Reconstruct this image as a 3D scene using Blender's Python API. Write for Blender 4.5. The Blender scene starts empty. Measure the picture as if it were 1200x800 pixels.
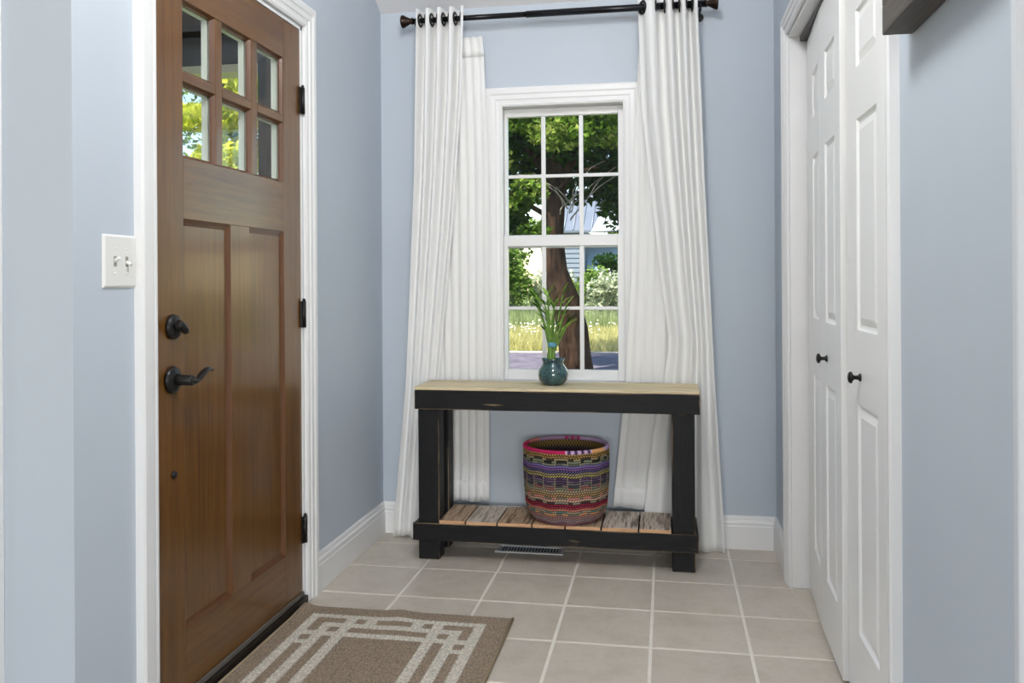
import bpy, bmesh, math, random
import numpy as np
from mathutils import Vector, Matrix
random.seed(7); rng = np.random.default_rng(7)
PI = math.pi
SC = bpy.context.scene
COL = SC.collection

# ------------------------------------------------------------------ camera
F_PX, YAW, ROLL, CY = 1012.37, 0.1762, -0.0060, 328.37
cam = bpy.data.cameras.new('camera'); cam_o = bpy.data.objects.new('camera', cam); COL.objects.link(cam_o)
cam.sensor_fit = 'HORIZONTAL'; cam.sensor_width = 36.0; cam.lens = F_PX / 1200 * 36
cam.shift_y = -(400 - CY) / 1200; cam.clip_start = 0.05; cam.clip_end = 400
fwd = Vector((-math.sin(YAW), math.cos(YAW), 0)); right = Vector((math.cos(YAW), math.sin(YAW), 0)); up = Vector((0, 0, 1))
r2 = right * math.cos(ROLL) + up * math.sin(ROLL) * 1.0
u2 = up * math.cos(ROLL) - right * math.sin(ROLL) * 1.0
M = Matrix((r2, u2, -fwd)).transposed().to_4x4()
M.translation = Vector((1.2503, -3.8540, 1.17)); cam_o.matrix_world = M
SC.camera = cam_o

# ------------------------------------------------------------------ sky, sun, added fill lamps in the room behind, exposure
SC.view_settings.view_transform = 'Standard'; SC.view_settings.look = 'None'
SC.view_settings.exposure = 0.13; SC.view_settings.gamma = 1.0
SC.cycles.use_denoising = True
SC.cycles.max_bounces = 10; SC.cycles.diffuse_bounces = 6; SC.cycles.transparent_max_bounces = 16
SC.cycles.sample_clamp_indirect = 6.0; SC.cycles.caustics_reflective = False; SC.cycles.caustics_refractive = False
world = bpy.data.worlds.new('world'); SC.world = world; world.use_nodes = True
wn = world.node_tree; wn.nodes.clear()
sky = wn.nodes.new('ShaderNodeTexSky'); sky.sky_type = 'NISHITA'; sky.sun_disc = False
sky.sun_elevation = math.radians(52); sky.sun_rotation = math.radians(215); sky.air_density = 1.2; sky.dust_density = 0.1
bgn = wn.nodes.new('ShaderNodeBackground'); bgn.inputs['Strength'].default_value = 0.26
wo = wn.nodes.new('ShaderNodeOutputWorld')
wn.links.new(sky.outputs[0], bgn.inputs[0]); wn.links.new(bgn.outputs[0], wo.inputs[0])
SUN_DIR = Vector((-0.40, -0.42, 0.80)).normalized()
sl = bpy.data.lights.new('sun', 'SUN'); sl.energy = 10.5; sl.angle = math.radians(0.6); sl.color = (1.0, 0.95, 0.86)
so = bpy.data.objects.new('sun', sl); COL.objects.link(so)
so.rotation_euler = (-SUN_DIR).to_track_quat('-Z', 'Y').to_euler()

def area(name, loc, aim, sx, sy, power, color=(1, 1, 1)):
    l = bpy.data.lights.new(name, 'AREA'); l.shape = 'RECTANGLE'; l.size = sx; l.size_y = sy; l.energy = power; l.color = color
    o = bpy.data.objects.new(name, l); COL.objects.link(o); o.location = loc
    o.rotation_euler = (Vector(aim) - Vector(loc)).to_track_quat('-Z', 'Y').to_euler(); return o
# added fill lamps, unseen, behind and to both sides of the camera, and a lamp under the vaulted ceiling
area('rear_fill_light', (1.6, -13.85, 1.7), (1.0, 0, 1.1), 2.0, 2.0, 235)
area('rear_fill_light', (4.0, -13.85, 1.7), (1.2, 0, 1.1), 2.0, 2.0, 200)
area('left_fill_light', (-3.1, -4.4, 1.6), (1.7, -1.6, 1.1), 2.0, 1.7, 12)  # added fill for the right wall and the closet doors
area('right_fill_light', (5.1, -5.2, 1.6), (0.0, -1.8, 1.1), 2.0, 1.7, 10)  # added fill for the left wall and the front door
area('vault_light', (0.9, -4.2, 4.5), (0.85, -2.0, 0.0), 2.4, 1.4, 0.5)
gl = bpy.data.lights.new('foyer_globe_light', 'POINT'); gl.energy = 72; gl.shadow_soft_size = 0.22
glo = bpy.data.objects.new('foyer_globe_light', gl); COL.objects.link(glo); glo.location = (0.98, -2.42, 2.72)

# ------------------------------------------------------------------ helpers
def srgb(r, g, b):
    f = lambda c: (c / 255 / 12.92) if c / 255 <= 0.04045 else ((c / 255 + 0.055) / 1.055) ** 2.4
    return (f(r), f(g), f(b), 1.0)

class NT:
    def __init__(s, name):
        s.m = bpy.data.materials.new(name); s.m.use_nodes = True; s.t = s.m.node_tree; s.t.nodes.clear()
        s.out = s.n('ShaderNodeOutputMaterial')
    def n(s, kind, **kw):
        nd = s.t.nodes.new(kind)
        for k, v in kw.items(): setattr(nd, k, v)
        return nd
    def l(s, a, b): s.t.links.new(a, b)
    def coord(s, scale=(1, 1, 1), rot=(0, 0, 0), which='Object'):
        tc = s.n('ShaderNodeTexCoord'); mp = s.n('ShaderNodeMapping')
        mp.inputs['Scale'].default_value = scale; mp.inputs['Rotation'].default_value = rot
        s.l(tc.outputs[which], mp.inputs['Vector']); return mp.outputs['Vector']
    def noise(s, vec, scale, detail=4, rough=0.55, dist=0.0):
        nd = s.n('ShaderNodeTexNoise'); nd.inputs['Scale'].default_value = scale; nd.inputs['Detail'].default_value = detail
        nd.inputs['Roughness'].default_value = rough; nd.inputs['Distortion'].default_value = dist
        s.l(vec, nd.inputs['Vector']); return nd.outputs['Fac']
    def ramp(s, fac, stops):
        r = s.n('ShaderNodeValToRGB'); el = r.color_ramp.elements
        while len(el) < len(stops): el.new(0.5)
        for e, (p, c) in zip(el, stops): e.position = p; e.color = c if len(c) == 4 else (*c, 1)
        s.l(fac, r.inputs['Fac']); return r.outputs['Color']
    def mixc(s, fac, a, b, mode='MIX'):
        m = s.n('ShaderNodeMix', data_type='RGBA', blend_type=mode)
        for sock, v in ((m.inputs['Factor'], fac), (m.inputs[6], a), (m.inputs[7], b)):
            if hasattr(v, 'is_output'): s.l(v, sock)
            else: sock.default_value = v
        return m.outputs[2]
    def math(s, op, a, b=None):
        m = s.n('ShaderNodeMath', operation=op)
        for sock, v in ((m.inputs[0], a), (m.inputs[1], b)):
            if v is None: continue
            if hasattr(v, 'is_output'): s.l(v, sock)
            else: sock.default_value = v
        return m.outputs[0]
    def bump(s, h, strength=0.2, dist=0.002):
        b = s.n('ShaderNodeBump'); b.inputs['Strength'].default_value = strength; b.inputs['Distance'].default_value = dist
        s.l(h, b.inputs['Height']); return b.outputs['Normal']
    def bsdf(s, color, rough=0.5, normal=None, metal=0.0, spec=0.5, coat=0.0, coat_rough=0.2):
        p = s.n('ShaderNodeBsdfPrincipled')
        for k, v in (('Base Color', color), ('Roughness', rough), ('Metallic', metal), ('Specular IOR Level', spec), ('Coat Weight', coat), ('Coat Roughness', coat_rough)):
            if hasattr(v, 'is_output'): s.l(v, p.inputs[k])
            else: p.inputs[k].default_value = v
        if normal is not None: s.l(normal, p.inputs['Normal'])
        s.l(p.outputs[0], s.out.inputs['Surface']); return p

def mat_simple(name, col, rough=0.5, spec=0.5, metal=0.0, var=0.06, vscale=3.0, bump=0.0, bscale=200.0, coat=0.0):
    t = NT(name); v = t.coord()
    f = t.noise(v, vscale, 3)
    c0 = tuple(x * (1 - var) for x in col[:3]) + (1,); c1 = tuple(min(1, x * (1 + var)) for x in col[:3]) + (1,)
    c = t.ramp(f, [(0.3, c0), (0.7, c1)])
    nrm = t.bump(t.noise(v, bscale, 2), bump, 0.001) if bump else None
    t.bsdf(c, rough, nrm, metal, spec, coat); return t.m

WALL = mat_simple('blue_grey_wall_paint', srgb(187, 196, 206), 0.55, 0.35, var=0.02, vscale=1.2, bump=0.10, bscale=260)
TRIM = mat_simple('white_trim_paint', srgb(231, 231, 231), 0.32, 0.5, var=0.012, vscale=2.0)
DOORWHITE = mat_simple('closet_door_white', srgb(243, 243, 242), 0.30, 0.5, var=0.01, vscale=2.0)
CEIL = mat_simple('white_ceiling_paint', srgb(226, 225, 226), 0.8, 0.2, var=0.02, bump=0.3, bscale=120)
CLOSET_IN = mat_simple('closet_interior_paint', srgb(150, 150, 150), 0.8)
BLACK = mat_simple('oil_rubbed_black_metal', srgb(28, 27, 27), 0.32, 0.5, metal=0.35, var=0.25, vscale=30)
ROD = mat_simple('black_rod_metal', srgb(24, 25, 29), 0.25, 0.5, metal=0.5, var=0.15)
BRONZE = mat_simple('dark_bronze_finial', srgb(48, 34, 26), 0.28, 0.5, metal=0.7, var=0.2)
PLASTIC = mat_simple('switch_plate_plastic', srgb(226, 226, 223), 0.28, 0.5, var=0.01)
GROUT = mat_simple('floor_grout', srgb(232, 227, 216), 0.85, 0.2, var=0.06, vscale=12, bump=0.3, bscale=400)
FARFLOOR = mat_simple('living_room_floor', srgb(176, 160, 140), 0.5, 0.4)
SILL = mat_simple('dark_sill_metal', srgb(30, 24, 20), 0.4, 0.5, var=0.2)
SWEEP = mat_simple('grey_door_sweep', srgb(92, 88, 82), 0.45, 0.4)
VENTM = mat_simple('white_vent_metal', srgb(205, 208, 212), 0.35, 0.5)
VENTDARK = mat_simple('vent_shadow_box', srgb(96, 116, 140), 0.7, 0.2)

def tile_mat():
    t = NT('beige_floor_tile'); v = t.coord(which='Object')
    oi = t.n('ShaderNodeObjectInfo'); add = t.n('ShaderNodeVectorMath', operation='ADD')
    comb = t.n('ShaderNodeCombineXYZ'); t.l(t.math('MULTIPLY', oi.outputs['Random'], 37.0), comb.inputs[0]); t.l(t.math('MULTIPLY', oi.outputs['Random'], 11.0), comb.inputs[1])
    t.l(v, add.inputs[0]); t.l(comb.outputs[0], add.inputs[1]); v = add.outputs[0]
    n1 = t.noise(v, 7, 5, 0.6); n2 = t.noise(v, 60, 4, 0.65)
    c = t.ramp(n1, [(0.3, srgb(190, 180, 166)), (0.55, srgb(202, 194, 182)), (0.75, srgb(194, 181, 163))])
    c = t.mixc(t.math('MULTIPLY', t.math('SUBTRACT', n2, 0.35), 0.35), c, srgb(150, 136, 118))
    val = t.math('ADD', 0.96, t.math('MULTIPLY', oi.outputs['Random'], 0.08))
    hs = t.n('ShaderNodeHueSaturation'); t.l(val, hs.inputs['Value']); t.l(c, hs.inputs['Color'])
    t.bsdf(hs.outputs['Color'], t.math('ADD', 0.30, t.math('MULTIPLY', n2, 0.2)), t.bump(n2, 0.12, 0.0015), spec=0.45); return t.m
TILE = tile_mat()

def wood_mat(name, cols, axis, scale=1.0, rough=0.4, stretch=22, coat=0.0, spec=0.5, bump=0.15, fine=1.0, offset=True, lo=0.30, span=0.42):
    """grain runs along axis (0,1,2)"""
    t = NT(name); sc = [stretch * scale] * 3; sc[axis] = 1.2 * scale
    v = t.coord(tuple(sc))
    if offset:
        oi = t.n('ShaderNodeObjectInfo'); add = t.n('ShaderNodeVectorMath', operation='ADD'); comb = t.n('ShaderNodeCombineXYZ')
        for i, k in enumerate((13.0, 29.0, 7.0)): t.l(t.math('MULTIPLY', oi.outputs['Random'], k), comb.inputs[i])
        t.l(v, add.inputs[0]); t.l(comb.outputs[0], add.inputs[1]); v = add.outputs[0]
    n1 = t.noise(v, 1.0, 5, 0.6, 0.35); n2 = t.noise(v, 4.5 * fine, 4, 0.65)
    f = t.math('ADD', t.math('MULTIPLY', n1, 0.62), t.math('MULTIPLY', n2, 0.38))
    k = len(cols); c = t.ramp(f, [(lo + span * i / (k - 1), c_) for i, c_ in enumerate(cols)])
    p = t.bsdf(c, rough, t.bump(f, bump, 0.0015), spec=spec, coat=coat, coat_rough=0.16)
    if coat: p.inputs['Coat IOR'].default_value = 1.65
    return t.m
DOORC = [srgb(72, 42, 9), srgb(92, 57, 16), srgb(108, 71, 24), srgb(86, 52, 14)]
DOORV = wood_mat('stained_door_wood_vertical', DOORC, 2, 1.6, 0.36, 26, coat=0.55, bump=0.06, spec=0.3)
DOORH = wood_mat('stained_door_wood_horizontal', DOORC, 1, 1.6, 0.36, 26, coat=0.55, bump=0.06, spec=0.3)
DOOREDGE = wood_mat('stained_door_moulding', [srgb(80, 46, 16), srgb(100, 60, 24)], 2, 1.6, 0.35, 20, coat=0.4, bump=0.05)
DOOROUT = mat_simple('exterior_door_cream_paint', srgb(244, 246, 236), 0.35, 0.4)
PINE = wood_mat('worn_pine_top', [srgb(130, 112, 90), srgb(196, 178, 146), srgb(218, 202, 170), srgb(206, 192, 146), srgb(176, 156, 126)], 0, 1.3, 0.62, 20, bump=0.3, spec=0.3, lo=0.34, span=0.30)
GREYWOOD = [wood_mat('weathered_plank_%s' % n, c, 1, 1.5, 0.75, s, bump=0.6, spec=0.2, lo=0.37, span=0.24) for n, c, s in (
    ('brown', [srgb(70, 52, 40), srgb(150, 124, 98), srgb(196, 172, 146), srgb(108, 86, 66)], 22),
    ('grey', [srgb(76, 66, 60), srgb(160, 146, 132), srgb(212, 200, 186), srgb(114, 102, 92)], 16),
    ('tan', [srgb(112, 82, 58), srgb(182, 148, 112), srgb(206, 174, 138), srgb(146, 110, 80)], 26))]
CUTEND = wood_mat('fresh_cut_plank_end', [srgb(150, 108, 78), srgb(202, 158, 120), srgb(216, 178, 142)], 0, 3, 0.7, 10, bump=0.2, spec=0.2)

def black_paint(axis, name):
    t = NT(name)
    bv = t.n('ShaderNodeBevel', samples=6); bv.inputs['Radius'].default_value = 0.006
    ge = t.n('ShaderNodeNewGeometry'); dt = t.n('ShaderNodeVectorMath', operation='DOT_PRODUCT')
    t.l(bv.outputs[0], dt.inputs[0]); t.l(ge.outputs['True Normal'], dt.inputs[1])
    edge = t.math('SUBTRACT', 1.0, dt.outputs['Value'])
    sc = [26] * 3; sc[axis] = 3
    v = t.coord(tuple(sc)); oi = t.n('ShaderNodeObjectInfo'); add = t.n('ShaderNodeVectorMath', operation='ADD')
    comb = t.n('ShaderNodeCombineXYZ'); t.l(t.math('MULTIPLY', oi.outputs['Random'], 50.0), comb.inputs[0]); t.l(v, add.inputs[0]); t.l(comb.outputs[0], add.inputs[1])
    n = t.noise(add.outputs[0], 1.0, 5, 0.6); g = t.noise(add.outputs[0], 4.0, 4, 0.6)
    wear = t.math('MULTIPLY', t.ramp(edge, [(0.008, (0, 0, 0)), (0.06, (1, 1, 1))]), t.ramp(n, [(0.46, (0, 0, 0)), (0.57, (1, 1, 1))]))
    scuff = t.ramp(n, [(0.665, (0, 0, 0)), (0.74, (0.6, 0.6, 0.6))])
    w = t.math('MAXIMUM', wear, scuff)
    base = t.ramp(g, [(0.3, srgb(10, 11, 13)), (0.7, srgb(24, 25, 27))])
    c = t.mixc(w, base, srgb(172, 146, 112))
    t.bsdf(c, 0.55, t.bump(g, 0.25, 0.0015), spec=0.25); return t.m
BLKX = black_paint(0, 'worn_black_paint_rail'); BLKZ = black_paint(2, 'worn_black_paint_post'); BLKY = black_paint(1, 'worn_black_paint_side')

def fabric():
    t = NT('white_curtain_cloth'); v = t.coord((900, 900, 900)); n = t.noise(v, 1.0, 2)
    d = t.n('ShaderNodeBsdfDiffuse'); d.inputs['Color'].default_value = srgb(247, 247, 246)
    tr = t.n('ShaderNodeBsdfTranslucent'); tr.inputs['Color'].default_value = srgb(240, 240, 240)
    mx = t.n('ShaderNodeMixShader'); mx.inputs[0].default_value = 0.16
    b = t.bump(n, 0.03, 0.0003); t.l(b, d.inputs['Normal'])
    t.l(d.outputs[0], mx.inputs[1]); t.l(tr.outputs[0], mx.inputs[2]); t.l(mx.outputs[0], t.out.inputs[0]); return t.m
CLOTH = fabric()

def glass(name, tint=(1, 1, 1, 1), refl=1.0):
    t = NT(name); lw = t.n('ShaderNodeLayerWeight'); lw.inputs['Blend'].default_value = 0.5
    fac = t.math('ADD', 0.022, t.math('MULTIPLY', t.math('POWER', lw.outputs['Facing'], 5.0), 0.9))
    tr = t.n('ShaderNodeBsdfTransparent'); tr.inputs['Color'].default_value = tint
    gl = t.n('ShaderNodeBsdfGlossy'); gl.inputs['Roughness'].default_value = 0.0
    mx = t.n('ShaderNodeMixShader'); t.l(t.math('MULTIPLY', fac, refl), mx.inputs[0])
    t.l(tr.outputs[0], mx.inputs[1]); t.l(gl.outputs[0], mx.inputs[2]); t.l(mx.outputs[0], t.out.inputs[0]); return t.m
GLASS = glass('window_glass', (0.97, 0.985, 0.98, 1))

def attr_mat(name, rough=0.8, bump=0.0, bscale=300, spec=0.2, stretch=(1, 1, 1), var=0.0):
    t = NT(name); a = t.n('ShaderNodeAttribute', attribute_name='Col'); v = t.coord(stretch); n = t.noise(v, bscale, 3, 0.7)
    c = a.outputs['Color']
    if var:
        c = t.mixc(t.math('MULTIPLY', t.ramp(n, [(0.35, (1, 1, 1)), (0.65, (0, 0, 0))]), var), c, (0.02, 0.016, 0.012, 1))
    t.bsdf(c, rough, t.bump(n, bump, 0.002) if bump else None, spec=spec); return t.m

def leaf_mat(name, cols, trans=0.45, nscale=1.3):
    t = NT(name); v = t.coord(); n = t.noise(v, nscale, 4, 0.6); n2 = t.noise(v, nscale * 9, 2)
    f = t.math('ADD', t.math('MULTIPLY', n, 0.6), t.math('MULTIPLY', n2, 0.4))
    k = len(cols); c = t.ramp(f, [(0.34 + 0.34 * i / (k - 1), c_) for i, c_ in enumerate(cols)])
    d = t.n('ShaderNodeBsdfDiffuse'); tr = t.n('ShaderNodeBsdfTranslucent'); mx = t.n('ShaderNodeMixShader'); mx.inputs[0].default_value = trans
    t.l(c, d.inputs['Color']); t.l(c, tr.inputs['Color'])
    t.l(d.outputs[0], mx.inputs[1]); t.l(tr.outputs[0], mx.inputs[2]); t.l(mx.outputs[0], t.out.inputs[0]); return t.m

# ---- geometry
def bx(bm, x0, x1, y0, y1, z0, z1, mi=0):
    vs = [bm.verts.new((x, y, z)) for x in (x0, x1) for y in (y0, y1) for z in (z0, z1)]
    out = []
    for f in ((0, 1, 3, 2), (4, 6, 7, 5), (0, 4, 5, 1), (2, 3, 7, 6), (0, 2, 6, 4), (1, 5, 7, 3)):
        fc = bm.faces.new([vs[i] for i in f]); fc.material_index = mi; out.append(fc)
    return out
def lathe(bm, prof, c=(0, 0, 0), axis=2, seg=32, mi=0, closed=False):
    """prof: (radius, height) pairs"""
    rings = []
    for r, h in prof:
        ring = []
        for k in range(seg):
            a = 2 * PI * k / seg; p = [0, 0, 0]
            p[axis] = h; p[(axis + 1) % 3] = r * math.cos(a); p[(axis + 2) % 3] = r * math.sin(a)
            ring.append(bm.verts.new((p[0] + c[0], p[1] + c[1], p[2] + c[2])))
        rings.append(ring)
    for a, b in zip(rings, rings[1:]):
        for k in range(seg):
            f = bm.faces.new((a[k], a[(k + 1) % seg], b[(k + 1) % seg], b[k])); f.smooth = True; f.material_index = mi
    if not closed:
        for ring in (rings[0], rings[-1]):
            try: f = bm.faces.new(ring); f.material_index = mi
            except ValueError: pass
def tube(bm, pts, rad, seg=8, mi=0, cap=True, flat=1.0):
    pts = [Vector(p) for p in pts]; n = len(pts)
    rads = rad if isinstance(rad, (list, tuple)) else [rad] * n
    rings = []; ref = None
    for i, p in enumerate(pts):
        d = (pts[min(i + 1, n - 1)] - pts[max(i - 1, 0)]).normalized()
        if ref is None: ref = Vector((0, 0, 1)) if abs(d.z) < 0.9 else Vector((1, 0, 0))
        s = d.cross(ref).normalized(); t_ = s.cross(d).normalized(); ref = t_
        rings.append([bm.verts.new(p + (s * math.cos(2 * PI * k / seg) + t_ * math.sin(2 * PI * k / seg) * flat) * rads[i]) for k in range(seg)])
    for a, b in zip(rings, rings[1:]):
        for k in range(seg):
            f = bm.faces.new((a[k], a[(k + 1) % seg], b[(k + 1) % seg], b[k])); f.smooth = True; f.material_index = mi
    if cap:
        for r in (rings[0], rings[-1]):
            f = bm.faces.new(r); f.material_index = mi
def obj(name, bm, mats, parent=None, bevel=0.0, segs=2, smooth=False, loc=None, angle=35):
    bmesh.ops.recalc_face_normals(bm, faces=bm.faces)
    me = bpy.data.meshes.new(name); bm.to_mesh(me); bm.free()
    for m in (mats if isinstance(mats, (list, tuple)) else [mats]): me.materials.append(m)
    if smooth:
        for p in me.polygons: p.use_smooth = True
    o = bpy.data.objects.new(name, me); COL.objects.link(o)
    if parent: o.parent = parent
    if loc: o.location = loc
    if bevel:
        b = o.modifiers.new('bevel', 'BEVEL'); b.width = bevel; b.segments = segs; b.limit_method = 'ANGLE'; b.angle_limit = math.radians(angle)
    return o
def box_obj(name, b, mat, parent=None, bevel=0.0):
    """box with its origin at its own middle"""
    cx, cy, cz = (b[0] + b[1]) / 2, (b[2] + b[3]) / 2, (b[4] + b[5]) / 2
    bm = bmesh.new(); bx(bm, b[0] - cx, b[1] - cx, b[2] - cy, b[3] - cy, b[4] - cz, b[5] - cz)
    o = obj(name, bm, mat, parent, bevel)
    base = parent.matrix_basis.translation if parent else Vector((0, 0, 0))
    o.location = Vector((cx, cy, cz)) - base
    return o
def tag(o, label=None, cat=None, group=None, kind=None):
    if label: o['label'] = label
    if cat: o['category'] = cat
    if group: o['group'] = group
    if kind: o['kind'] = kind
    return o
def empty(name, loc=(0, 0, 0)):
    o = bpy.data.objects.new(name, None); COL.objects.link(o); o.location = loc; o.empty_display_size = 0.1; return o
def struct(name, bm, mat, parent=None, bevel=0.0):
    o = obj(name, bm, mat, parent, bevel)
    if parent is None: o['kind'] = 'structure'
    return o

def casing(bm, prof, to3, a0, a1, z0, z1, four=False):
    """mitred casing round an opening a0..a1 by z0..z1; prof = (outward distance, height off the wall); to3(a, h, z) -> point"""
    paths = []
    for d, h in prof:
        p = [(a0 - d, h, z0 - (d if four else 0)), (a0 - d, h, z1 + d), (a1 + d, h, z1 + d), (a1 + d, h, z0 - (d if four else 0))]
        paths.append([bm.verts.new(to3(*q)) for q in p])
    n = len(prof)
    for i in range(n):
        A, B = paths[i], paths[(i + 1) % n]
        for k in range(4 if four else 3):
            bm.faces.new((A[k], A[(k + 1) % 4], B[(k + 1) % 4], B[k]))
    if not four:
        bm.faces.new([p[0] for p in paths]); bm.faces.new([p[3] for p in paths])
CASE = [(0.004, 0.0), (0.004, 0.010), (0.012, 0.014), (0.018, 0.012), (0.030, 0.013), (0.034, 0.017), (0.052, 0.018), (0.058, 0.022), (0.076, 0.023), (0.084, 0.019), (0.086, 0.0)]
def extrude_profile(bm, prof, p0, p1, out):
    """prof (offset, z) swept from p0 to p1; out = unit vector off the wall"""
    rings = [[bm.verts.new((p[0] + out[0] * d, p[1] + out[1] * d, z)) for d, z in prof] for p in (p0, p1)]
    n = len(prof)
    for k in range(n): bm.faces.new((rings[0][k], rings[0][(k + 1) % n], rings[1][(k + 1) % n], rings[1][k]))
    bm.faces.new(rings[0]); bm.faces.new(rings[1])
BASE = [(0, 0), (0.015, 0), (0.015, 0.098), (0.0125, 0.101), (0.0125, 0.108), (0.0145, 0.112), (0.013, 0.121), (0.0085, 0.125), (0.008, 0.134), (0.005, 0.142), (0, 0.143)]

# ================================================================== THE ROOM
XL, XR, YB = -0.055, 1.715, 0.015
YLE, YRE = -2.124, -2.584          # where the two hall walls end
RX0, RX1, RY = -3.2, 5.2, -14.0     # living room behind the camera
RIDGE = -4.0; SL = 0.6
def cz(y): return 2.4186 + SL * (YB - y) if y > RIDGE else 2.4186 + SL * (YB - RIDGE)

# floor with tiles one by one
bm = bmesh.new(); bx(bm, XL - 0.02, XR + 0.02, -2.7, YB + 0.01, -0.06, -0.0022); bx(bm, XR + 0.02, 2.46, -2.2, -0.2, -0.06, -0.0022)
bx(bm, RX0, RX1, RY, -2.7, -0.06, 0.0, 1); bx(bm, RX0, XL - 0.02, -2.7, YLE, -0.06, 0.0, 1); bx(bm, XR + 0.02, RX1, -2.7, YRE, -0.06, 0.0, 1)
floor = struct('floor', bm, [GROUT, FARFLOOR])
S, OX, OY, G = 0.3107, 0.2639, -0.1418, 0.0054
tile_cache = {}
for i in range(-2, 6):
    for j in range(-1, 9):
        x0, x1 = OX + (i - 0) * S + G, OX + (i + 1) * S - G
        y1, y0 = OY - j * S - G, OY - (j + 1) * S + G
        x0, x1 = max(x0, XL + 0.008), min(x1, XR + 0.06 if -2.0 < (y0 + y1) / 2 < -0.45 else XR - 0.008); y1 = min(y1, YB - 0.008); y0 = max(y0, -2.69)
        if x1 - x0 < 0.03 or y1 - y0 < 0.02: continue
        key = (round(x1 - x0, 4), round(y1 - y0, 4))
        if key not in tile_cache:
            b_ = bmesh.new(); w, h = key
            lo = [b_.verts.new((sx * w / 2, sy * h / 2, -0.006)) for sx, sy in ((-1, -1), (1, -1), (1, 1), (-1, 1))]
            mi_ = [b_.verts.new((sx * w / 2, sy * h / 2, -0.0012)) for sx, sy in ((-1, -1), (1, -1), (1, 1), (-1, 1))]
            hi = [b_.verts.new((sx * (w / 2 - 0.0025), sy * (h / 2 - 0.0025), 0.0)) for sx, sy in ((-1, -1), (1, -1), (1, 1), (-1, 1))]
            for A, B in ((lo, mi_), (mi_, hi)):
                for k in range(4): b_.faces.new((A[k], A[(k + 1) % 4], B[(k + 1) % 4], B[k]))
            b_.faces.new(hi); b_.faces.new(lo[::-1]); bmesh.ops.recalc_face_normals(b_, faces=b_.faces)
            me = bpy.data.meshes.new('tile'); b_.to_mesh(me); b_.free(); me.materials.append(TILE); tile_cache[key] = me
        o = bpy.data.objects.new('tile', tile_cache[key]); COL.objects.link(o); o.parent = floor
        o.location = ((x0 + x1) / 2, (y0 + y1) / 2, random.uniform(-0.0003, 0.0003))

# openings
DY0, DY1, DZ = -1.812, -0.878, 2.098          # front door rough opening in the left wall
WX0, WX1, WZ0, WZ1 = 0.505, 1.085, 0.700, 1.975   # window opening in the back wall
CY0, CY1, CZ_ = -1.935, -0.440, 2.095         # closet opening in the right wall
TW = 0.16
def sloped(bm, x0, x1, y0, y1, z0):           # wall block whose top follows the vault
    vs = [bm.verts.new((x, y, z)) for x in (x0, x1) for y in (y0, y1) for z in (z0, cz(y) + 0.02)]
    for f in ((0, 1, 3, 2), (4, 6, 7, 5), (0, 4, 5, 1), (2, 3, 7, 6), (0, 2, 6, 4), (1, 5, 7, 3)): bm.faces.new([vs[i] for i in f])
bm = bmesh.new()
sloped(bm, XL - TW, XL, YLE - 0.0005, DY0, 0); sloped(bm, XL - TW, XL, DY1, YB + TW, 0); sloped(bm, XL - TW, XL, DY0, DY1, DZ)
bx(bm, XL - TW, XL, DY0, DY1, -0.05, 0.0)
struct('wall_left', bm, WALL)
bm = bmesh.new(); sloped(bm, RX0, XL - TW, YLE - 0.0005, YLE + 0.12, 0); struct('wall_front_left', bm, WALL)
bm = bmesh.new(); zt = cz(YB) + 0.02
bx(bm, XL, WX0, YB, YB + TW, 0, zt); bx(bm, WX1, XR, YB, YB + TW, 0, zt); bx(bm, WX0, WX1, YB, YB + TW, 0, WZ0); bx(bm, WX0, WX1, YB, YB + TW, WZ1, zt)
struct('wall_back', bm, WALL)
bm = bmesh.new()
sloped(bm, XR, XR + 0.12, YRE, CY0, 0); sloped(bm, XR, XR + 0.12, CY1, YB + TW, 0); sloped(bm, XR, XR + 0.12, CY0, CY1, CZ_)
struct('wall_right', bm, WALL)
bm = bmesh.new(); sloped(bm, XR + 0.0005, RX1, YRE - 0.0005, YRE + 0.14, 0); struct('wall_front_right', bm, WALL)
bm = bmesh.new()                                # closet lining
bx(bm, 2.42, 2.46, -2.2, -0.2, 0, 2.5); bx(bm, XR + 0.12, 2.42, -0.24, -0.2, 0, 2.5); bx(bm, XR + 0.12, 2.42, -2.2, -2.16, 0, 2.5); bx(bm, XR + 0.12, 2.46, -2.2, -0.2, 2.5, 2.54)
struct('wall_closet', bm, CLOSET_IN)
bm = bmesh.new()                                # living room: side walls and the rear wall with two window openings
bx(bm, RX0 - 0.15, RX0, RY, -5.4, 0, 5.0); bx(bm, RX0 - 0.15, RX0, -3.4, YLE + 0.14, 0, 5.0); bx(bm, RX0 - 0.15, RX0, -5.4, -3.4, 0, 0.75); bx(bm, RX0 - 0.15, RX0, -5.4, -3.4, 2.45, 5.0); struct('wall_living_left', bm, WALL)
bm = bmesh.new(); bx(bm, RX1, RX1 + 0.15, RY, -6.2, 0, 5.0); bx(bm, RX1, RX1 + 0.15, -4.2, YRE + 0.14, 0, 5.0); bx(bm, RX1, RX1 + 0.15, -6.2, -4.2, 0, 0.75); bx(bm, RX1, RX1 + 0.15, -6.2, -4.2, 2.45, 5.0); struct('wall_living_right', bm, WALL)
bm = bmesh.new()
for a, b in ((RX0, 0.6), (2.6, 3.0), (5.0, RX1)): bx(bm, a, b, RY - 0.15, RY, 0, 4.9)
for a, b in ((0.6, 2.6), (3.0, 5.0)): bx(bm, a, b, RY - 0.15, RY, 0, 0.7); bx(bm, a, b, RY - 0.15, RY, 2.7, 4.9)
struct('wall_living_rear', bm, WALL)
bm = bmesh.new()                                # vaulted ceiling
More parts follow.
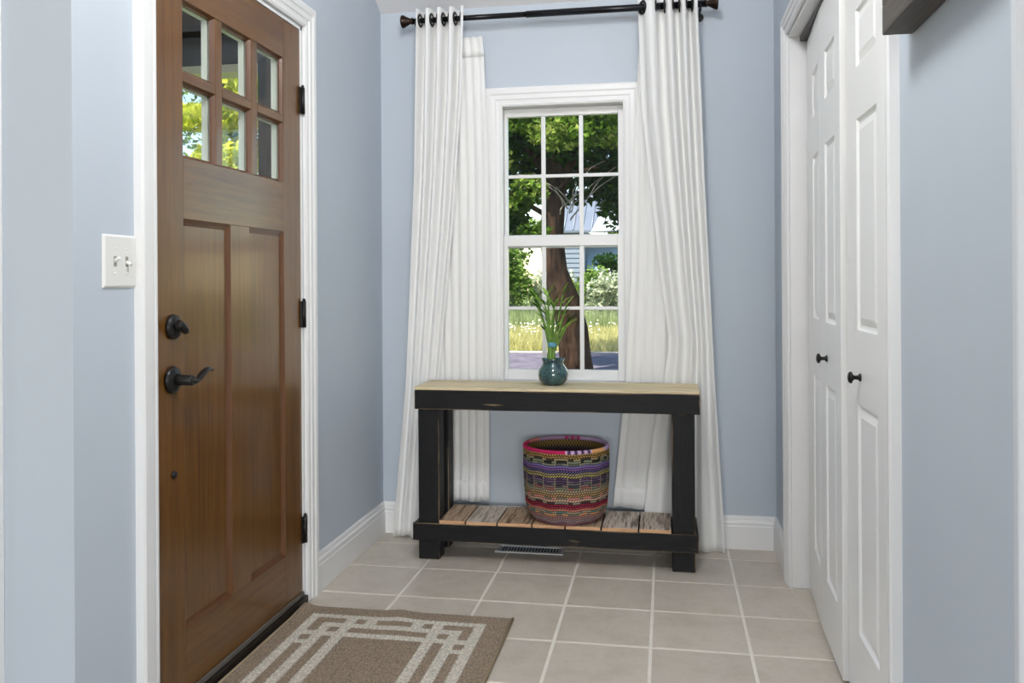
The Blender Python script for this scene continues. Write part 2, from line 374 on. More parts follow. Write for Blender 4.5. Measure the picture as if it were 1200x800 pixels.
for ya, yb in ((YB + TW + 0.3, RIDGE), (RIDGE, RY - 0.3)):
    lo = [bm.verts.new((x, y, cz(y))) for x, y in ((RX0 - 0.3, ya), (RX1 + 0.3, ya), (RX1 + 0.3, yb), (RX0 - 0.3, yb))] if ya > -1e9 and yb < RIDGE else [bm.verts.new((x, y, cz(y))) for x, y in ((XL - TW - 0.3, ya), (RX1 + 0.3, ya), (RX1 + 0.3, yb), (XL - TW - 0.3, yb))]
    hi = [bm.verts.new(v.co + Vector((0, 0, 0.14))) for v in lo]
    bm.faces.new(lo); bm.faces.new(hi)
    for k in range(4): bm.faces.new((lo[k], lo[(k + 1) % 4], hi[(k + 1) % 4], hi[k]))
lo = [bm.verts.new((x, y, cz(y))) for x, y in ((RX0 - 0.3, YLE + 0.2), (XL - TW - 0.3, YLE + 0.2), (XL - TW - 0.3, RIDGE), (RX0 - 0.3, RIDGE))]
hi = [bm.verts.new(v.co + Vector((0, 0, 0.14))) for v in lo]
bm.faces.new(lo); bm.faces.new(hi)
for k in range(4): bm.faces.new((lo[k], lo[(k + 1) % 4], hi[(k + 1) % 4], hi[k]))
struct('ceiling', bm, CEIL)

# baseboards
bm = bmesh.new(); extrude_profile(bm, BASE, (XL, DY1 + 0.10), (XL, YB), (1, 0)); struct('baseboard_left', bm, TRIM)
bm = bmesh.new(); extrude_profile(bm, BASE, (XL, YB), (XR, YB), (0, -1)); struct('baseboard_back', bm, TRIM)
bm = bmesh.new(); extrude_profile(bm, BASE, (XR, YB), (XR, CY1 + 0.086), (-1, 0)); struct('baseboard_right', bm, TRIM)

# white casing boards at the ends of the hall walls
bm = bmesh.new(); bx(bm, -0.36, -0.232, YLE - 0.020, YLE, 0, 2.3); bx(bm, -0.36, -0.335, YLE - 0.030, YLE, 0, 2.3)
tag(struct('trim_1', bm, TRIM, bevel=0.003), 'white casing board at the far left edge of the photo, on the wall facing the camera', 'trim')
bm = bmesh.new(); bx(bm, XR - 0.004, XR + 0.10, YRE - 0.018, YRE, 0, 2.6); tag(struct('trim_2', bm, mat_simple('pale_grey_trim_paint', srgb(205, 209, 215), 0.45, var=0.01), bevel=0.003), 'pale casing board at the far right edge of the photo', 'trim')

# ================================================================== FRONT DOOR (left wall)
bm = bmesh.new()
casing(bm, CASE, lambda a, h, z: (XL + h, a, z), DY0, DY1, 0, DZ)
tag(struct('trim_3', bm, TRIM), 'white moulded casing around the brown front door', 'trim')
bm = bmesh.new()                                # jamb boards
JM = XL - 0.052
bx(bm, JM, XL, DY0 - 0.001, DY0 + 0.015, 0, DZ); bx(bm, JM, XL, DY1 - 0.012, DY1 + 0.001, 0, DZ); bx(bm, JM, XL, DY0, DY1, DZ - 0.012, DZ + 0.001)
bx(bm, XL - TW, JM, DY0 - 0.001, DY0 + 0.030, 0, DZ, 1); bx(bm, XL - TW, JM, DY1 - 0.027, DY1 + 0.001, 0, DZ, 1); bx(bm, XL - TW, JM, DY0, DY1, DZ - 0.027, DZ + 0.001, 1)
tag(struct('trim_4', bm, [TRIM, mat_simple('dark_outer_jamb', srgb(50, 42, 44), 0.7, 0.2)]), 'white door jamb lining the front door opening', 'trim')
door = empty('door_1', (XL, DY1 - 0.014, 0.0)); tag(door, 'brown stained wooden front door with six small window lites at its top', 'door', kind='structure')
DO = Vector(door.location)
XF, XK = XL - 0.003, XL - 0.047               # inner and outer faces of the slab
YA, YC = DY0 + 0.018, DY1 - 0.014             # latch edge, hinge edge
ZA, ZC = 0.034, DZ - 0.014
def dbox(name, x0, x1, y0, y1, z0, z1, mat, bevel=0.0): return box_obj(name, (x0, x1, y0, y1, z0, z1), mat, door, bevel)
PA, PB, PC, PD = -1.668, -1.405, -1.285, -1.030   # panel columns
ZP0, ZP1 = 0.214, 1.345
LZ0, LZ1 = 1.515, 1.951
XM = XL - 0.020                                # inner skin wood, outer skin painted cream
for (n, y0, y1, z0, z1, m) in (('stile', YA, PA, ZA, ZC, DOORV), ('stile', PD, YC, ZA, ZC, DOORV), ('bottom_rail', PA, PD, ZA, ZP0, DOORH),
                               ('lock_rail', PA, PD, ZP1, LZ0, DOORH), ('top_rail', PA, PD, LZ1, ZC, DOORH), ('mullion', PB, PC, ZP0, ZP1, DOORV)):
    dbox(n, XM, XF, y0, y1, z0, z1, m, 0.0012)
bm = bmesh.new(); o_ = -DO
for (y0, y1, z0, z1) in ((YA, PA, ZA, ZC), (PD, YC, ZA, ZC), (PA, PD, ZA, LZ0), (PA, PD, LZ1, ZC)): bx(bm, XK + o_.x, XM - 0.005 + o_.x, y0 + o_.y, y1 + o_.y, z0 + o_.z, z1 + o_.z)
tag(obj('outer_skin', bm, DOOROUT, door), 'cream painted outdoor face of the door')
def panel_frame(bm, y0, y1, z0, z1, xw, xp, d=0.018):
    """sloped sticking between face xw and panel xp"""
    A = [(xw, y0, z0), (xw, y1, z0), (xw, y1, z1), (xw, y0, z1)]
    B = [(xp + 0.004, y0 + d * .5, z0 + d * .5), (xp + 0.004, y1 - d * .5, z0 + d * .5), (xp + 0.004, y1 - d * .5, z1 - d * .5), (xp + 0.004, y0 + d * .5, z1 - d * .5)]
    Cc = [(xp, y0 + d, z0 + d), (xp, y1 - d, z0 + d), (xp, y1 - d, z1 - d), (xp, y0 + d, z1 - d)]
    R = [[bm.verts.new(Vector(p) - DO) for p in L] for L in (A, B, Cc)]
    for P, Q in zip(R, R[1:]):
        for k in range(4): bm.faces.new((P[k], P[(k + 1) % 4], Q[(k + 1) % 4], Q[k]))
for y0, y1 in ((PA, PB), (PC, PD)):
    dbox('panel', XM - 0.002, XL - 0.014, y0, y1, ZP0, ZP1, DOORV)
    bm = bmesh.new(); panel_frame(bm, y0, y1, ZP0, ZP1, XF - 0.0005, XL - 0.0135); obj('panel_moulding', bm, DOOREDGE, door)
# lites: muntins, panes, light outer glazing frame
ym = [PA, -1.489, -1.449, -1.264, -1.222, PD]; zm = [LZ0, 1.724, 1.752, LZ1]
for a, b in ((1, 2), (3, 4)):
    dbox('muntin', XM + 0.0005, XF - 0.001, ym[a], ym[b], LZ0, LZ1, DOORV, 0.003); dbox('outer_muntin', XK, XM - 0.0045, ym[a], ym[b], LZ0, LZ1, DOOROUT, 0.003)
for a, b in ((0, 1), (2, 3), (4, 5)):
    dbox('muntin', XM + 0.0005, XF - 0.001, ym[a], ym[b], zm[1], zm[2], DOORH, 0.003); dbox('outer_muntin', XK, XM - 0.0045, ym[a], ym[b], zm[1], zm[2], DOOROUT, 0.003)
    for c, d in ((0, 1), (2, 3)):
        dbox('pane', XM - 0.006, XM - 0.002, ym[a], ym[b], zm[c], zm[d], GLASS)
        bm = bmesh.new(); panel_frame(bm, ym[a], ym[b], zm[c], zm[d], XF - 0.003, XM + 0.001, 0.010); obj('glazing_bead', bm, DOOREDGE, door)
        bm = bmesh.new(); w = 0.008
        for (y0, y1, z0, z1) in ((ym[a], ym[b], zm[c], zm[c] + w), (ym[a], ym[b], zm[d] - w, zm[d]), (ym[a], ym[a] + w, zm[c] + w, zm[d] - w), (ym[b] - w, ym[b], zm[c] + w, zm[d] - w)):
            bx(bm, XK + 0.002 - DO.x, XM - 0.0065 - DO.x, y0 - DO.y, y1 - DO.y, z0 - DO.z, z1 - DO.z)
        obj('outer_glazing_frame', bm, DOOROUT, door)
dbox('door_sweep', XF, XL + 0.004, YA, YC, ZA - 0.006, ZA + 0.010, SWEEP, 0.002)
# hinges
for z in (1.828, 1.051, 0.268):
    bm = bmesh.new(); lathe(bm, [(0.0075, -0.048), (0.0075, 0.048)], (0, 0, 0), 2, 14)
    lathe(bm, [(0.004, 0.048), (0.006, 0.053), (0.003, 0.058)], (0, 0, 0), 2, 12); bx(bm, -0.007, -0.001, -0.018, 0.014, -0.048, 0.048)
    obj('hinge', bm, BLACK, door, loc=(0.006, 0.006, z))
# deadbolt, lever, viewer
k = empty('deadbolt'); k.parent = door; k.location = Vector((XF, -1.727, 1.050)) - DO
bm = bmesh.new(); lathe(bm, [(0.033, 0.0), (0.034, 0.006), (0.031, 0.012), (0.022, 0.016), (0.012, 0.017)], (0, 0, 0), 0, 32); obj('rose', bm, BLACK, k)
bm = bmesh.new(); lathe(bm, [(0.009, 0.014), (0.009, 0.022)], (0, 0, 0), 0, 16)
tube(bm, [(0.029, -0.020, 0.012), (0.031, -0.010, 0.006), (0.032, 0, 0), (0.031, 0.010, -0.006), (0.029, 0.020, -0.012)], [0.010, 0.012, 0.012, 0.012, 0.010], 12); obj('thumb_turn', bm, BLACK, k)
k = empty('lever_handle'); k.parent = door; k.location = Vector((XF, -1.731, 0.908)) - DO
bm = bmesh.new(); lathe(bm, [(0.036, 0.0), (0.037, 0.006), (0.033, 0.012), (0.022, 0.016), (0.016, 0.017)], (0, 0, 0), 0, 32); obj('rose', bm, BLACK, k)
bm = bmesh.new(); lathe(bm, [(0.016, 0.014), (0.0145, 0.030), (0.0145, 0.062), (0.012, 0.066)], (0, 0, 0), 0, 20)
tube(bm, [(0.055, -0.004, -0.002), (0.056, 0.022, -0.006), (0.056, 0.045, 0.002), (0.055, 0.068, 0.014), (0.054, 0.090, 0.021), (0.053, 0.110, 0.020), (0.052, 0.122, 0.014)], [0.013, 0.012, 0.011, 0.0115, 0.011, 0.008, 0.004], 12, flat=0.55); obj('lever', bm, BLACK, k)
bm = bmesh.new(); lathe(bm, [(0.010, 0.0), (0.010, 0.004), (0.007, 0.008), (0.003, 0.009)], (0, 0, 0), 0, 20)
obj('round_cover', bm, BLACK, door, loc=Vector((XF, -1.724, 0.652)) - DO)
bm = bmesh.new(); bx(bm, XL - TW, XL + 0.012, DY0, DY1, 0.0, 0.026); struct('door_1_threshold', bm, SILL).name = 'trim_5'
tag(bpy.data.objects['trim_5'], 'dark threshold under the front door', 'threshold')

# ================================================================== WINDOW (back wall)
bm = bmesh.new(); WC = [(d * 1.05 - 0.01, h) for d, h in CASE]
casing(bm, WC, lambda a, h, z: (a, YB - h, z), WX0 + 0.012, WX1 - 0.012, WZ0 + 0.010, WZ1 - 0.010, True)
tag(struct('trim_6', bm, TRIM), 'white moulded casing around the window between the curtains', 'trim')
win = empty('window_1', (0.795, YB, WZ0)); tag(win, 'white double hung window with grilles above the console table', 'window', kind='structure')
WO = Vector(win.location)
def wbox(bm, x0, x1, y0, y1, z0, z1): bx(bm, x0 - WO.x, x1 - WO.x, y0 - WO.y, y1 - WO.y, z0 - WO.z, z1 - WO.z)
bm = bmesh.new(); y0, y1 = YB + 0.004, YB + TW + 0.01
wbox(bm, WX0, WX0 + 0.012, y0, y1, WZ0, WZ1); wbox(bm, WX1 - 0.012, WX1, y0, y1, WZ0, WZ1); wbox(bm, WX0, WX1, y0, y1, WZ1 - 0.014, WZ1); wbox(bm, WX0, WX1, y0, y1, WZ0, WZ0 + 0.014)
obj('window_frame', bm, TRIM, win)
def sash(name, x0, x1, z0, z1, gx0, gx1, gz0, gz1, y, mx, mz):
    bm = bmesh.new(); d = 0.030
    wbox(bm, x0, gx0, y, y + d, z0, z1); wbox(bm, gx1, x1, y, y + d, z0, z1); wbox(bm, gx0, gx1, y, y + d, z0, gz0); wbox(bm, gx0, gx1, y, y + d, gz1, z1)
    s = obj(name, bm, TRIM, win, 0.0025)
    xs = [gx0] + [v for m in mx for v in (m - 0.0095, m + 0.0095)] + [gx1]; zs = [gz0, mz - 0.0075, mz + 0.0075, gz1]
    for m in mx:
        bm = bmesh.new(); wbox(bm, m - 0.0095, m + 0.0095, y + 0.006, y + 0.020, gz0, gz1); obj('muntin', bm, TRIM, s, 0.002)
    for a in (0, 2, 4):
        bm = bmesh.new(); wbox(bm, xs[a], xs[a + 1], y + 0.007, y + 0.019, mz - 0.0075, mz + 0.0075); obj('muntin', bm, TRIM, s, 0.002)
        for c in (0, 2):
            bm = bmesh.new(); wbox(bm, xs[a] - 0.001, xs[a + 1] + 0.001, y + 0.011, y + 0.015, zs[c] - 0.001, zs[c + 1] + 0.001); obj('pane', bm, GLASS, s)
q = lambda v, c, k: c + (v - c) * k
kx, kl = 1.016, 1.008
sash('upper_sash', WX0 + 0.013, WX1 - 0.013, 1.318, WZ1 - 0.015, q(.5438, 1.25, kx), q(1.0445, 1.25, kx), q(1.3745, 1.17, kx), q(1.911, 1.17, kx), YB + 0.062, [q(.7075, 1.25, kx), q(.8785, 1.25, kx)], q(1.641, 1.17, kx))
sash('lower_sash', WX0 + 0.013, WX1 - 0.013, WZ0 + 0.015, 1.372, q(.5425, 1.25, kl), q(1.040, 1.25, kl), q(.7665, 1.17, kl), q(1.3235, 1.17, kl), YB + 0.028, [q(.7075, 1.25, kl), q(.8785, 1.25, kl)], q(1.0435, 1.17, kl))

# ================================================================== CLOSET (right wall)
bm = bmesh.new()
casing(bm, [(d * 0.85, h) for d, h in CASE], lambda a, h, z: (XR - h, a, z), CY0, CY1, 0, CZ_)
tag(struct('trim_7', bm, TRIM), 'white moulded casing around the closet opening', 'trim')
bm = bmesh.new(); JX = XR + 0.12
bx(bm, XR, JX, CY1 - 0.010, CY1 + 0.001, 0, CZ_); bx(bm, XR, JX, CY0 - 0.001, CY0 + 0.010, 0, CZ_); bx(bm, XR, JX, CY0, CY1, CZ_ - 0.012, CZ_ + 0.001)
tag(struct('trim_8', bm, TRIM), 'white jamb lining the closet opening', 'trim')
bm = bmesh.new(); bx(bm, 1.755, 1.795, CY0 + 0.01, CY1 - 0.01, CZ_ - 0.030, CZ_ - 0.012); tag(struct('trim_9', bm, BLACK), 'dark bifold track in the closet head', 'track')
def leaf(parent, p0, p1, pw0, pw1, z0=0.014, z1=2.058):
    """closet leaf from plan point p0 (far) to p1 (near); pw0, pw1 = panel edges as distances from p0"""
    P0, P1 = Vector((*p0, 0)), Vector((*p1, 0)); d = (P1 - P0); L = d.length; d.normalize(); n = Vector((d.y, -d.x, 0))
    if n.x > 0: n = -n                                       # n points into the hall
    B = Vector(parent.location)
    def P(a, h, z): v = P0 + d * a + n * h; return (v.x - B.x, v.y - B.y, z - B.z)
    bm = bmesh.new(); T = 0.030
    zz = [(0.205, 0.832), (1.030, 1.600), (1.741, 1.895)]
    # face grid with panel holes
    def quad(a0, a1, za, zb, h0=0.0): bm.faces.new([bm.verts.new(P(*q_)) for q_ in ((a0, h0, za), (a1, h0, za), (a1, h0, zb), (a0, h0, zb))])
    quad(0, pw0, z0, z1); quad(pw1, L, z0, z1); zl = z0
    for za, zb in zz: quad(pw0, pw1, zl, za); zl = zb
    quad(pw0, pw1, zl, z1)
    for a0, a1, za, zb in ((0, L, z0, z1),):
        bm.faces.new([bm.verts.new(P(*q_)) for q_ in ((a0, -T, za), (a0, -T, zb), (a1, -T, zb), (a1, -T, za))])
        for (p, q_) in (((0, z0), (L, z0)), ((L, z0), (L, z1)), ((L, z1), (0, z1)), ((0, z1), (0, z0))):
            bm.faces.new([bm.verts.new(P(*w)) for w in ((p[0], 0, p[1]), (q_[0], 0, q_[1]), (q_[0], -T, q_[1]), (p[0], -T, p[1]))])
    lf = obj('leaf', bm, DOORWHITE, parent)
    for za, zb in zz:
        bm = bmesh.new(); R = []
        for ins, h in ((0, 0), (0.006, -0.007), (0.013, -0.008), (0.034, -0.0015), (0.036, -0.0015)):
            R.append([bm.verts.new(P(*q_)) for q_ in ((pw0 + ins, h, za + ins), (pw1 - ins, h, za + ins), (pw1 - ins, h, zb - ins), (pw0 + ins, h, zb - ins))])
        for A, Bq in zip(R, R[1:]):
            for k in range(4): bm.faces.new((A[k], A[(k + 1) % 4], Bq[(k + 1) % 4], Bq[k]))
        bm.faces.new(R[-1]); obj('raised_panel', bm, DOORWHITE, lf)
    return lf, P, n
def knob(parent_leaf, P, n, a, z):
    c = Vector(P(a, 0, z)); bm = bmesh.new()
    lathe(bm, [(0.011, 0.0), (0.0105, 0.003), (0.006, 0.007), (0.0055, 0.016), (0.009, 0.020), (0.0155, 0.023), (0.016, 0.027), (0.012, 0.031), (0.004, 0.033)], (0, 0, 0), 2, 24)
    rot = Vector((0, 0, 1)).rotation_difference(n).to_matrix(); bmesh.ops.rotate(bm, verts=bm.verts, matrix=rot)
    bmesh.ops.translate(bm, verts=bm.verts, vec=c); tag(obj('knob', bm, BLACK, parent_leaf, smooth=False), 'small black cabinet knob')
d2 = empty('door_2', (1.76, -0.47, 0)); tag(d2, 'far pair of white panelled closet doors with a small black knob, next to the corner', 'closet door', kind='structure')
d3 = empty('door_3', (1.76, -1.26, 0)); tag(d3, 'near white panelled closet door with a small black knob, closest to the camera', 'closet door', kind='structure')
A = leaf(d2, (1.777, -0.466), (1.754, -0.858), 0.175, 0.352)
B = leaf(d2, (1.754, -0.861), (1.745, -1.243), 0.105, 0.292)
C3 = leaf(d3, (1.760, -1.256), (1.762, -1.700), 0.128, 0.352)
D3 = leaf(d3, (1.762, -1.703), (1.765, -1.922), 0.04, 0.18)
knob(B[0], B[1], B[2], 0.128, 0.917); knob(C3[0], C3[1], C3[2], 0.165, 0.905)

# ================================================================== CONSOLE TABLE
ct = empty('console_table', (0.79, -0.22, 0)); tag(ct, 'black painted wooden console table with worn pine top and slatted shelf under the window', 'console table')
TX0, TX1, TY0, TY1 = 0.2065, 1.3815, -0.355, -0.088
def tb(n, b, m, bev=0.0025): return box_obj(n, b, m, ct, bev)
tb('top_board', (TX0, TX1, TY0, TY1, 0.7125, 0.7250), PINE, 0.003)
tb('apron', (TX0 + 0.001, TX1 - 0.001, TY0 + 0.001, TY0 + 0.020, 0.632, 0.712), BLKX)
tb('apron', (TX0 + 0.001, TX1 - 0.001, TY1 - 0.020, TY1 - 0.001, 0.632, 0.712), BLKX)
tb('apron', (TX0 + 0.001, TX0 + 0.020, TY0 + 0.0205, TY1 - 0.0205, 0.632, 0.712), BLKY)
tb('apron', (TX1 - 0.020, TX1 - 0.001, TY0 + 0.0205, TY1 - 0.0205, 0.632, 0.712), BLKY)
for x0, x1 in ((0.2190, 0.3090), (1.2700, 1.3600)):
    tb('leg', (x0, x1, TY0 + 0.0155, TY0 + 0.100, 0.0, 0.632), BLKZ, 0.003)
    tb('leg', (x0, x1, TY1 - 0.090, TY1 - 0.004, 0.0, 0.632), BLKZ, 0.003)
tb('shelf_rail', (0.1975, 1.3735, TY0, TY0 + 0.015, 0.082, 0.156), BLKX)
tb('shelf_rail', (0.1975, 1.3735, TY1 - 0.003, TY1 + 0.012, 0.082, 0.152), BLKX)
tb('shelf_rail', (0.1975, 0.2185, TY0 + 0.0155, TY1 - 0.0035, 0.082, 0.152), BLKY)
tb('shelf_rail', (1.3605, 1.3735, TY0 + 0.0155, TY1 - 0.0035, 0.082, 0.152), BLKY)
px = [(0.3120, 0.4195), (0.4265, 0.5535), (0.5605, 0.7000), (0.7060, 0.8370), (0.8430, 0.9830), (0.9900, 1.1330), (1.1400, 1.2660)]
for i, (a, b) in enumerate(px):
    w, h, dp = b - a, 0.0165, TY1 - 0.004 - (TY0 + 0.002); bm = bmesh.new()
    fs = bx(bm, -w / 2, w / 2, -dp / 2, dp / 2, 0, h)
    for f in fs:
        if f.calc_center_median().y < -dp * 0.49: f.material_index = 1
    obj('plank', bm, [GREYWOOD[(0, 1, 0, 2, 0, 1, 1)[i]], CUTEND], ct, 0.0022, loc=Vector(((a + b) / 2, (TY0 + TY1) / 2 - 0.001, 0.1525 + random.uniform(-.0008, .0008))) - Vector(ct.location))

# ================================================================== BASKET
bk = empty('woven_basket', (0.832, -0.225, 0.1695)); tag(bk, 'round multicoloured woven rag basket with crimson and lavender rim on the table shelf', 'basket')
rows = [ # (colour a, colour b, twist)  top to bottom
 ((198,164,84),(30,26,28),1),((196,150,70),(34,28,30),-1),((150,134,96),(60,58,50),0),((122,130,102),(40,38,36),0),((118,124,104),(92,98,84),0),
 ((128,84,150),(96,112,170),1),((150,96,168),(60,48,92),-1),((92,92,140),(40,34,60),1),((58,48,62),(176,160,120),1),((204,190,92),(42,34,48),1),
 ((92,72,104),(70,56,78),0),((84,64,96),(108,86,112),0),((96,100,96),(76,62,84),0),((130,104,104),(70,66,72),0),((112,118,104),(150,92,84),0),
 ((40,50,92),(196,180,120),1),((56,64,96),(208,176,92),-1),((206,160,76),(40,42,70),1),((196,120,110),(120,110,90),0),((170,76,98),(206,196,150),1),((130,128,112),(66,56,58),0),
 ((176,36,66),(40,24,30),1),((190,42,76),(48,28,36),-1),((156,40,60),(210,150,110),1),((150,136,112),(84,120,112),0),((206,140,84),(120,112,100),0),((168,150,130),(150,60,80),1),((196,140,96),(84,90,130),1),((196,168,130),(60,90,150),-1),((190,140,120),(110,80,120),1),((180,110,120),(90,80,100),1)]
def basket_body():
    n = len(rows); H_ = 0.302; seg = 660; prof = []
    bm = bmesh.new(); lay = bm.verts.layers.float_color.new('Col')
    m = 4; rings = []
    for i, (ca, cb, tw) in enumerate(rows):
        ca, cb = srgb(*ca), srgb(*cb); ca, cb = [tuple(x * .86 + .12 * sum(c_[:3]) / 3 for x in c_[:3]) for c_ in (ca, cb)]
        for k in range(m):
            t_ = (i + (k + 0.5) / m) / n; z = H_ * (1 - t_)
            R = 0.176 + 0.004 * math.sin(t_ * 4) - 0.012 * t_
            if z < 0.07: R -= 0.036 * ((0.07 - z) / 0.07) ** 2.2
            bul = 0.0042 * math.sqrt(max(0, 1 - (2 * (k + 0.5) / m - 1) ** 2)) ; ring = []
            for s in range(seg):
                a = 2 * PI * s / seg; col = a / (2 * PI) * 22; jog = (math.floor(col) % 2) * 0.25
                ph = s * 2 * PI / 6.6 + tw * (k / m) * 2 * PI * 0.9 + i * 1.7
                st = 0.5 + 0.5 * math.sin(ph) if tw else 0.5 + 0.5 * math.sin(s * 0.07 + i * 2.1 + math.floor(col) * 2.4)
                rr = R + bul + (0.0016 * st if tw else 0) ; rib = abs((col % 1) - 0.5) > 0.45
                if rib and not tw: rr += 0.0025
                v = bm.verts.new((rr * math.cos(a), rr * math.sin(a), z + 0.0022 * math.sin(col * PI) ))
                w = 1.0 if st > 0.5 else 0.0
                c = [ca[j] * w + cb[j] * (1 - w) for j in range(3)]
                if rib: c = [0.5 * c[j] + 0.5 * srgb(176, 160, 130)[j] for j in range(3)] if not tw else c
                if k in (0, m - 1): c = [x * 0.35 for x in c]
                v[lay] = (*c, 1); ring.append(v)
            rings.append(ring)
    # bottom and inner wall
    R0 = 0.112; ring = []
    for s in range(seg):
        a = 2 * PI * s / seg; v = bm.verts.new((R0 * math.cos(a), R0 * math.sin(a), 0.0)); v[lay] = (0.15, 0.1, 0.1, 1); ring.append(v)
    rings.append(ring)
    inner = []
    for iz, (z, R) in enumerate([(0.302 - .0095 * k, 0.1695 + .0018 * (k % 2)) for k in range(14)] + [(.15, .167), (0.06, 0.150), (0.012, 0.10)]):
        ring = []
        for s in range(seg):
            a = 2 * PI * s / seg; v = bm.verts.new((R * math.cos(a), R * math.sin(a), z))
            c = ([srgb(170, 140, 80), srgb(44, 38, 38)] if iz in (1, 2, 3, 7, 10) else [srgb(92, 96, 90), srgb(74, 70, 78)] if iz % 5 else [srgb(120, 60, 84), srgb(60, 56, 64)])[(s // 4 + iz) % 2]; v[lay] = c; ring.append(v)
        inner.append(ring)
    order = inner[::-1] + rings
    for A_, B_ in zip(order, order[1:]):
        for k in range(seg):
            f = bm.faces.new((A_[k], A_[(k + 1) % seg], B_[(k + 1) % seg], B_[k])); f.smooth = True
    bm.faces.new(inner[-1])
    return bm
BASKM = attr_mat('woven_rag_cord', 0.85, 0.25, 500, 0.15)
obj('woven_body', basket_body(), BASKM, bk)
def basket_rim():
    bm = bmesh.new(); lay = bm.verts.layers.float_color.new('Col'); seg = 160; m = 10; rings = []
    for s in range(seg):
        a = 2 * PI * s / seg; deg = math.degrees(a) % 360; ring = []
        if 165 < deg < 276: c = srgb(172, 36, 84) if deg > 185 else srgb(190, 60, 96)
        elif 276 <= deg < 312: c = srgb(196, 166, 196) if (s // 2) % 2 else srgb(70, 48, 92)
        elif 312 <= deg < 336: c = srgb(206, 150, 100)
        elif deg >= 336 or deg < 75: c = srgb(176, 150, 186)
        elif deg < 100: c = srgb(176, 60, 104) if (s // 2) % 2 else srgb(150, 110, 140)
        elif deg < 140: c = srgb(160, 130, 156)
        else: c = srgb(196, 120, 110)
        for k in range(m):
            b = 2 * PI * k / m; rr = 0.1745 + (0.0085 + 0.0006 * math.sin(s * 2.4)) * math.cos(b)
            v = bm.verts.new((rr * math.cos(a), rr * math.sin(a), 0.305 + 0.0085 * math.sin(b))); v[lay] = c; ring.append(v)
        rings.append(ring)
    for s in range(seg):
        A_, B_ = rings[s], rings[(s + 1) % seg]
        for k in range(m):
            f = bm.faces.new((A_[k], A_[(k + 1) % m], B_[(k + 1) % m], B_[k])); f.smooth = True
    return bm
tag(obj('wrapped_rim', basket_rim(), BASKM, bk), 'crimson, lavender and orange wrapped rim')

# ================================================================== VASE AND BAMBOO
def vase_mat():
    t = NT('teal_glaze'); v = t.coord((1, 1, 0.5)); n = t.noise(v, 40, 4, 0.6); n2 = t.noise(v, 160, 2)
    c = t.ramp(t.math('ADD', t.math('MULTIPLY', n, .7), t.math('MULTIPLY', n2, .3)), [(0.35, srgb(24, 46, 60)), (0.5, srgb(38, 74, 80)), (0.68, srgb(62, 100, 94))])
    t.bsdf(c, 0.12, None, spec=0.6, coat=0.6, coat_rough=0.05); return t.m
VX, VY, VZ = 0.776, -0.205, 0.7255
vs = empty('vase', (VX, VY, VZ)); tag(vs, 'small round teal glazed vase with narrow neck on the console table', 'vase')
bm = bmesh.new()
lathe(bm, [(0.036, 0.0), (0.045, 0.004), (0.060, 0.022), (0.0645, 0.042), (0.062, 0.060), (0.052, 0.077), (0.045, 0.087), (0.0445, 0.096), (0.0485, 0.106), (0.0500, 0.110), (0.0485, 0.112), (0.043, 0.106), (0.040, 0.092), (0.050, 0.070), (0.056, 0.045), (0.045, 0.015), (0.0, 0.012)], seg=48, closed=True)
obj('pot', bm, vase_mat(), vs)
STALK = mat_simple('bamboo_stalk_green', srgb(96, 132, 50), 0.4, 0.4, var=0.3, vscale=25)
BLEAF = [leaf_mat('bamboo_leaf_%s' % n, c, 0.35, 8) for n, c in (('mid', [srgb(84, 130, 46), srgb(130, 176, 74)]), ('light', [srgb(140, 184, 76), srgb(186, 214, 116)]), ('dark', [srgb(36, 74, 28), srgb(66, 110, 42)]))]
bb = empty('lucky_bamboo', (VX - 0.008, VY, VZ + 0.02)); tag(bb, 'bunch of green bamboo stalks with narrow leaves standing in the teal vase', 'plant')
leaf_meshes = []
for L, w, droop in ((0.050, 0.0058, 0.008), (0.066, 0.0066, 0.014), (0.040, 0.0056, 0.003)):
    bm = bmesh.new(); n = 6; rows_ = []
    for i in range(n + 1):
        t_ = i / n; ww = w * (math.sin(PI * min(1, t_ * 0.9 + 0.08)) ** 0.8); x = L * t_; z = -droop * t_ * t_
        rows_.append([bm.verts.new((x, -ww, z + ww * .35)), bm.verts.new((x, 0, z)), bm.verts.new((x, ww, z + ww * .35))])
    for a_, b_ in zip(rows_, rows_[1:]):
        for k in range(2): f = bm.faces.new((a_[k], a_[k + 1], b_[k + 1], b_[k])); f.smooth = True
    me = bpy.data.meshes.new('leaf'); bm.to_mesh(me); bm.free(); leaf_meshes.append(me)
lm_by_mat = []
for mtl in BLEAF:
    for me in leaf_meshes:
        c = me.copy(); c.materials.append(mtl); lm_by_mat.append(c)
def add_leaf(p, az, el, sc=1.0, mi=None, st=None):
    o = bpy.data.objects.new('leaf', random.choice(lm_by_mat) if mi is None else lm_by_mat[mi * 3 + random.randrange(3)]); COL.objects.link(o); o.parent = st or bb
    o.location = p; o.rotation_euler = (random.uniform(-.5, .5), -el, az); o.scale = (sc, sc, sc)
random.seed(21)
stalks = [(-0.062, 0.0, 0.345), (-0.040, 0.012, 0.330), (-0.018, -0.012, 0.315), (0.004, 0.010, 0.300), (0.022, -0.008, 0.320), (0.045, 0.006, 0.300), (0.062, -0.004, 0.240), (-0.008, 0.018, 0.35), (0.034, 0.016, 0.36)]
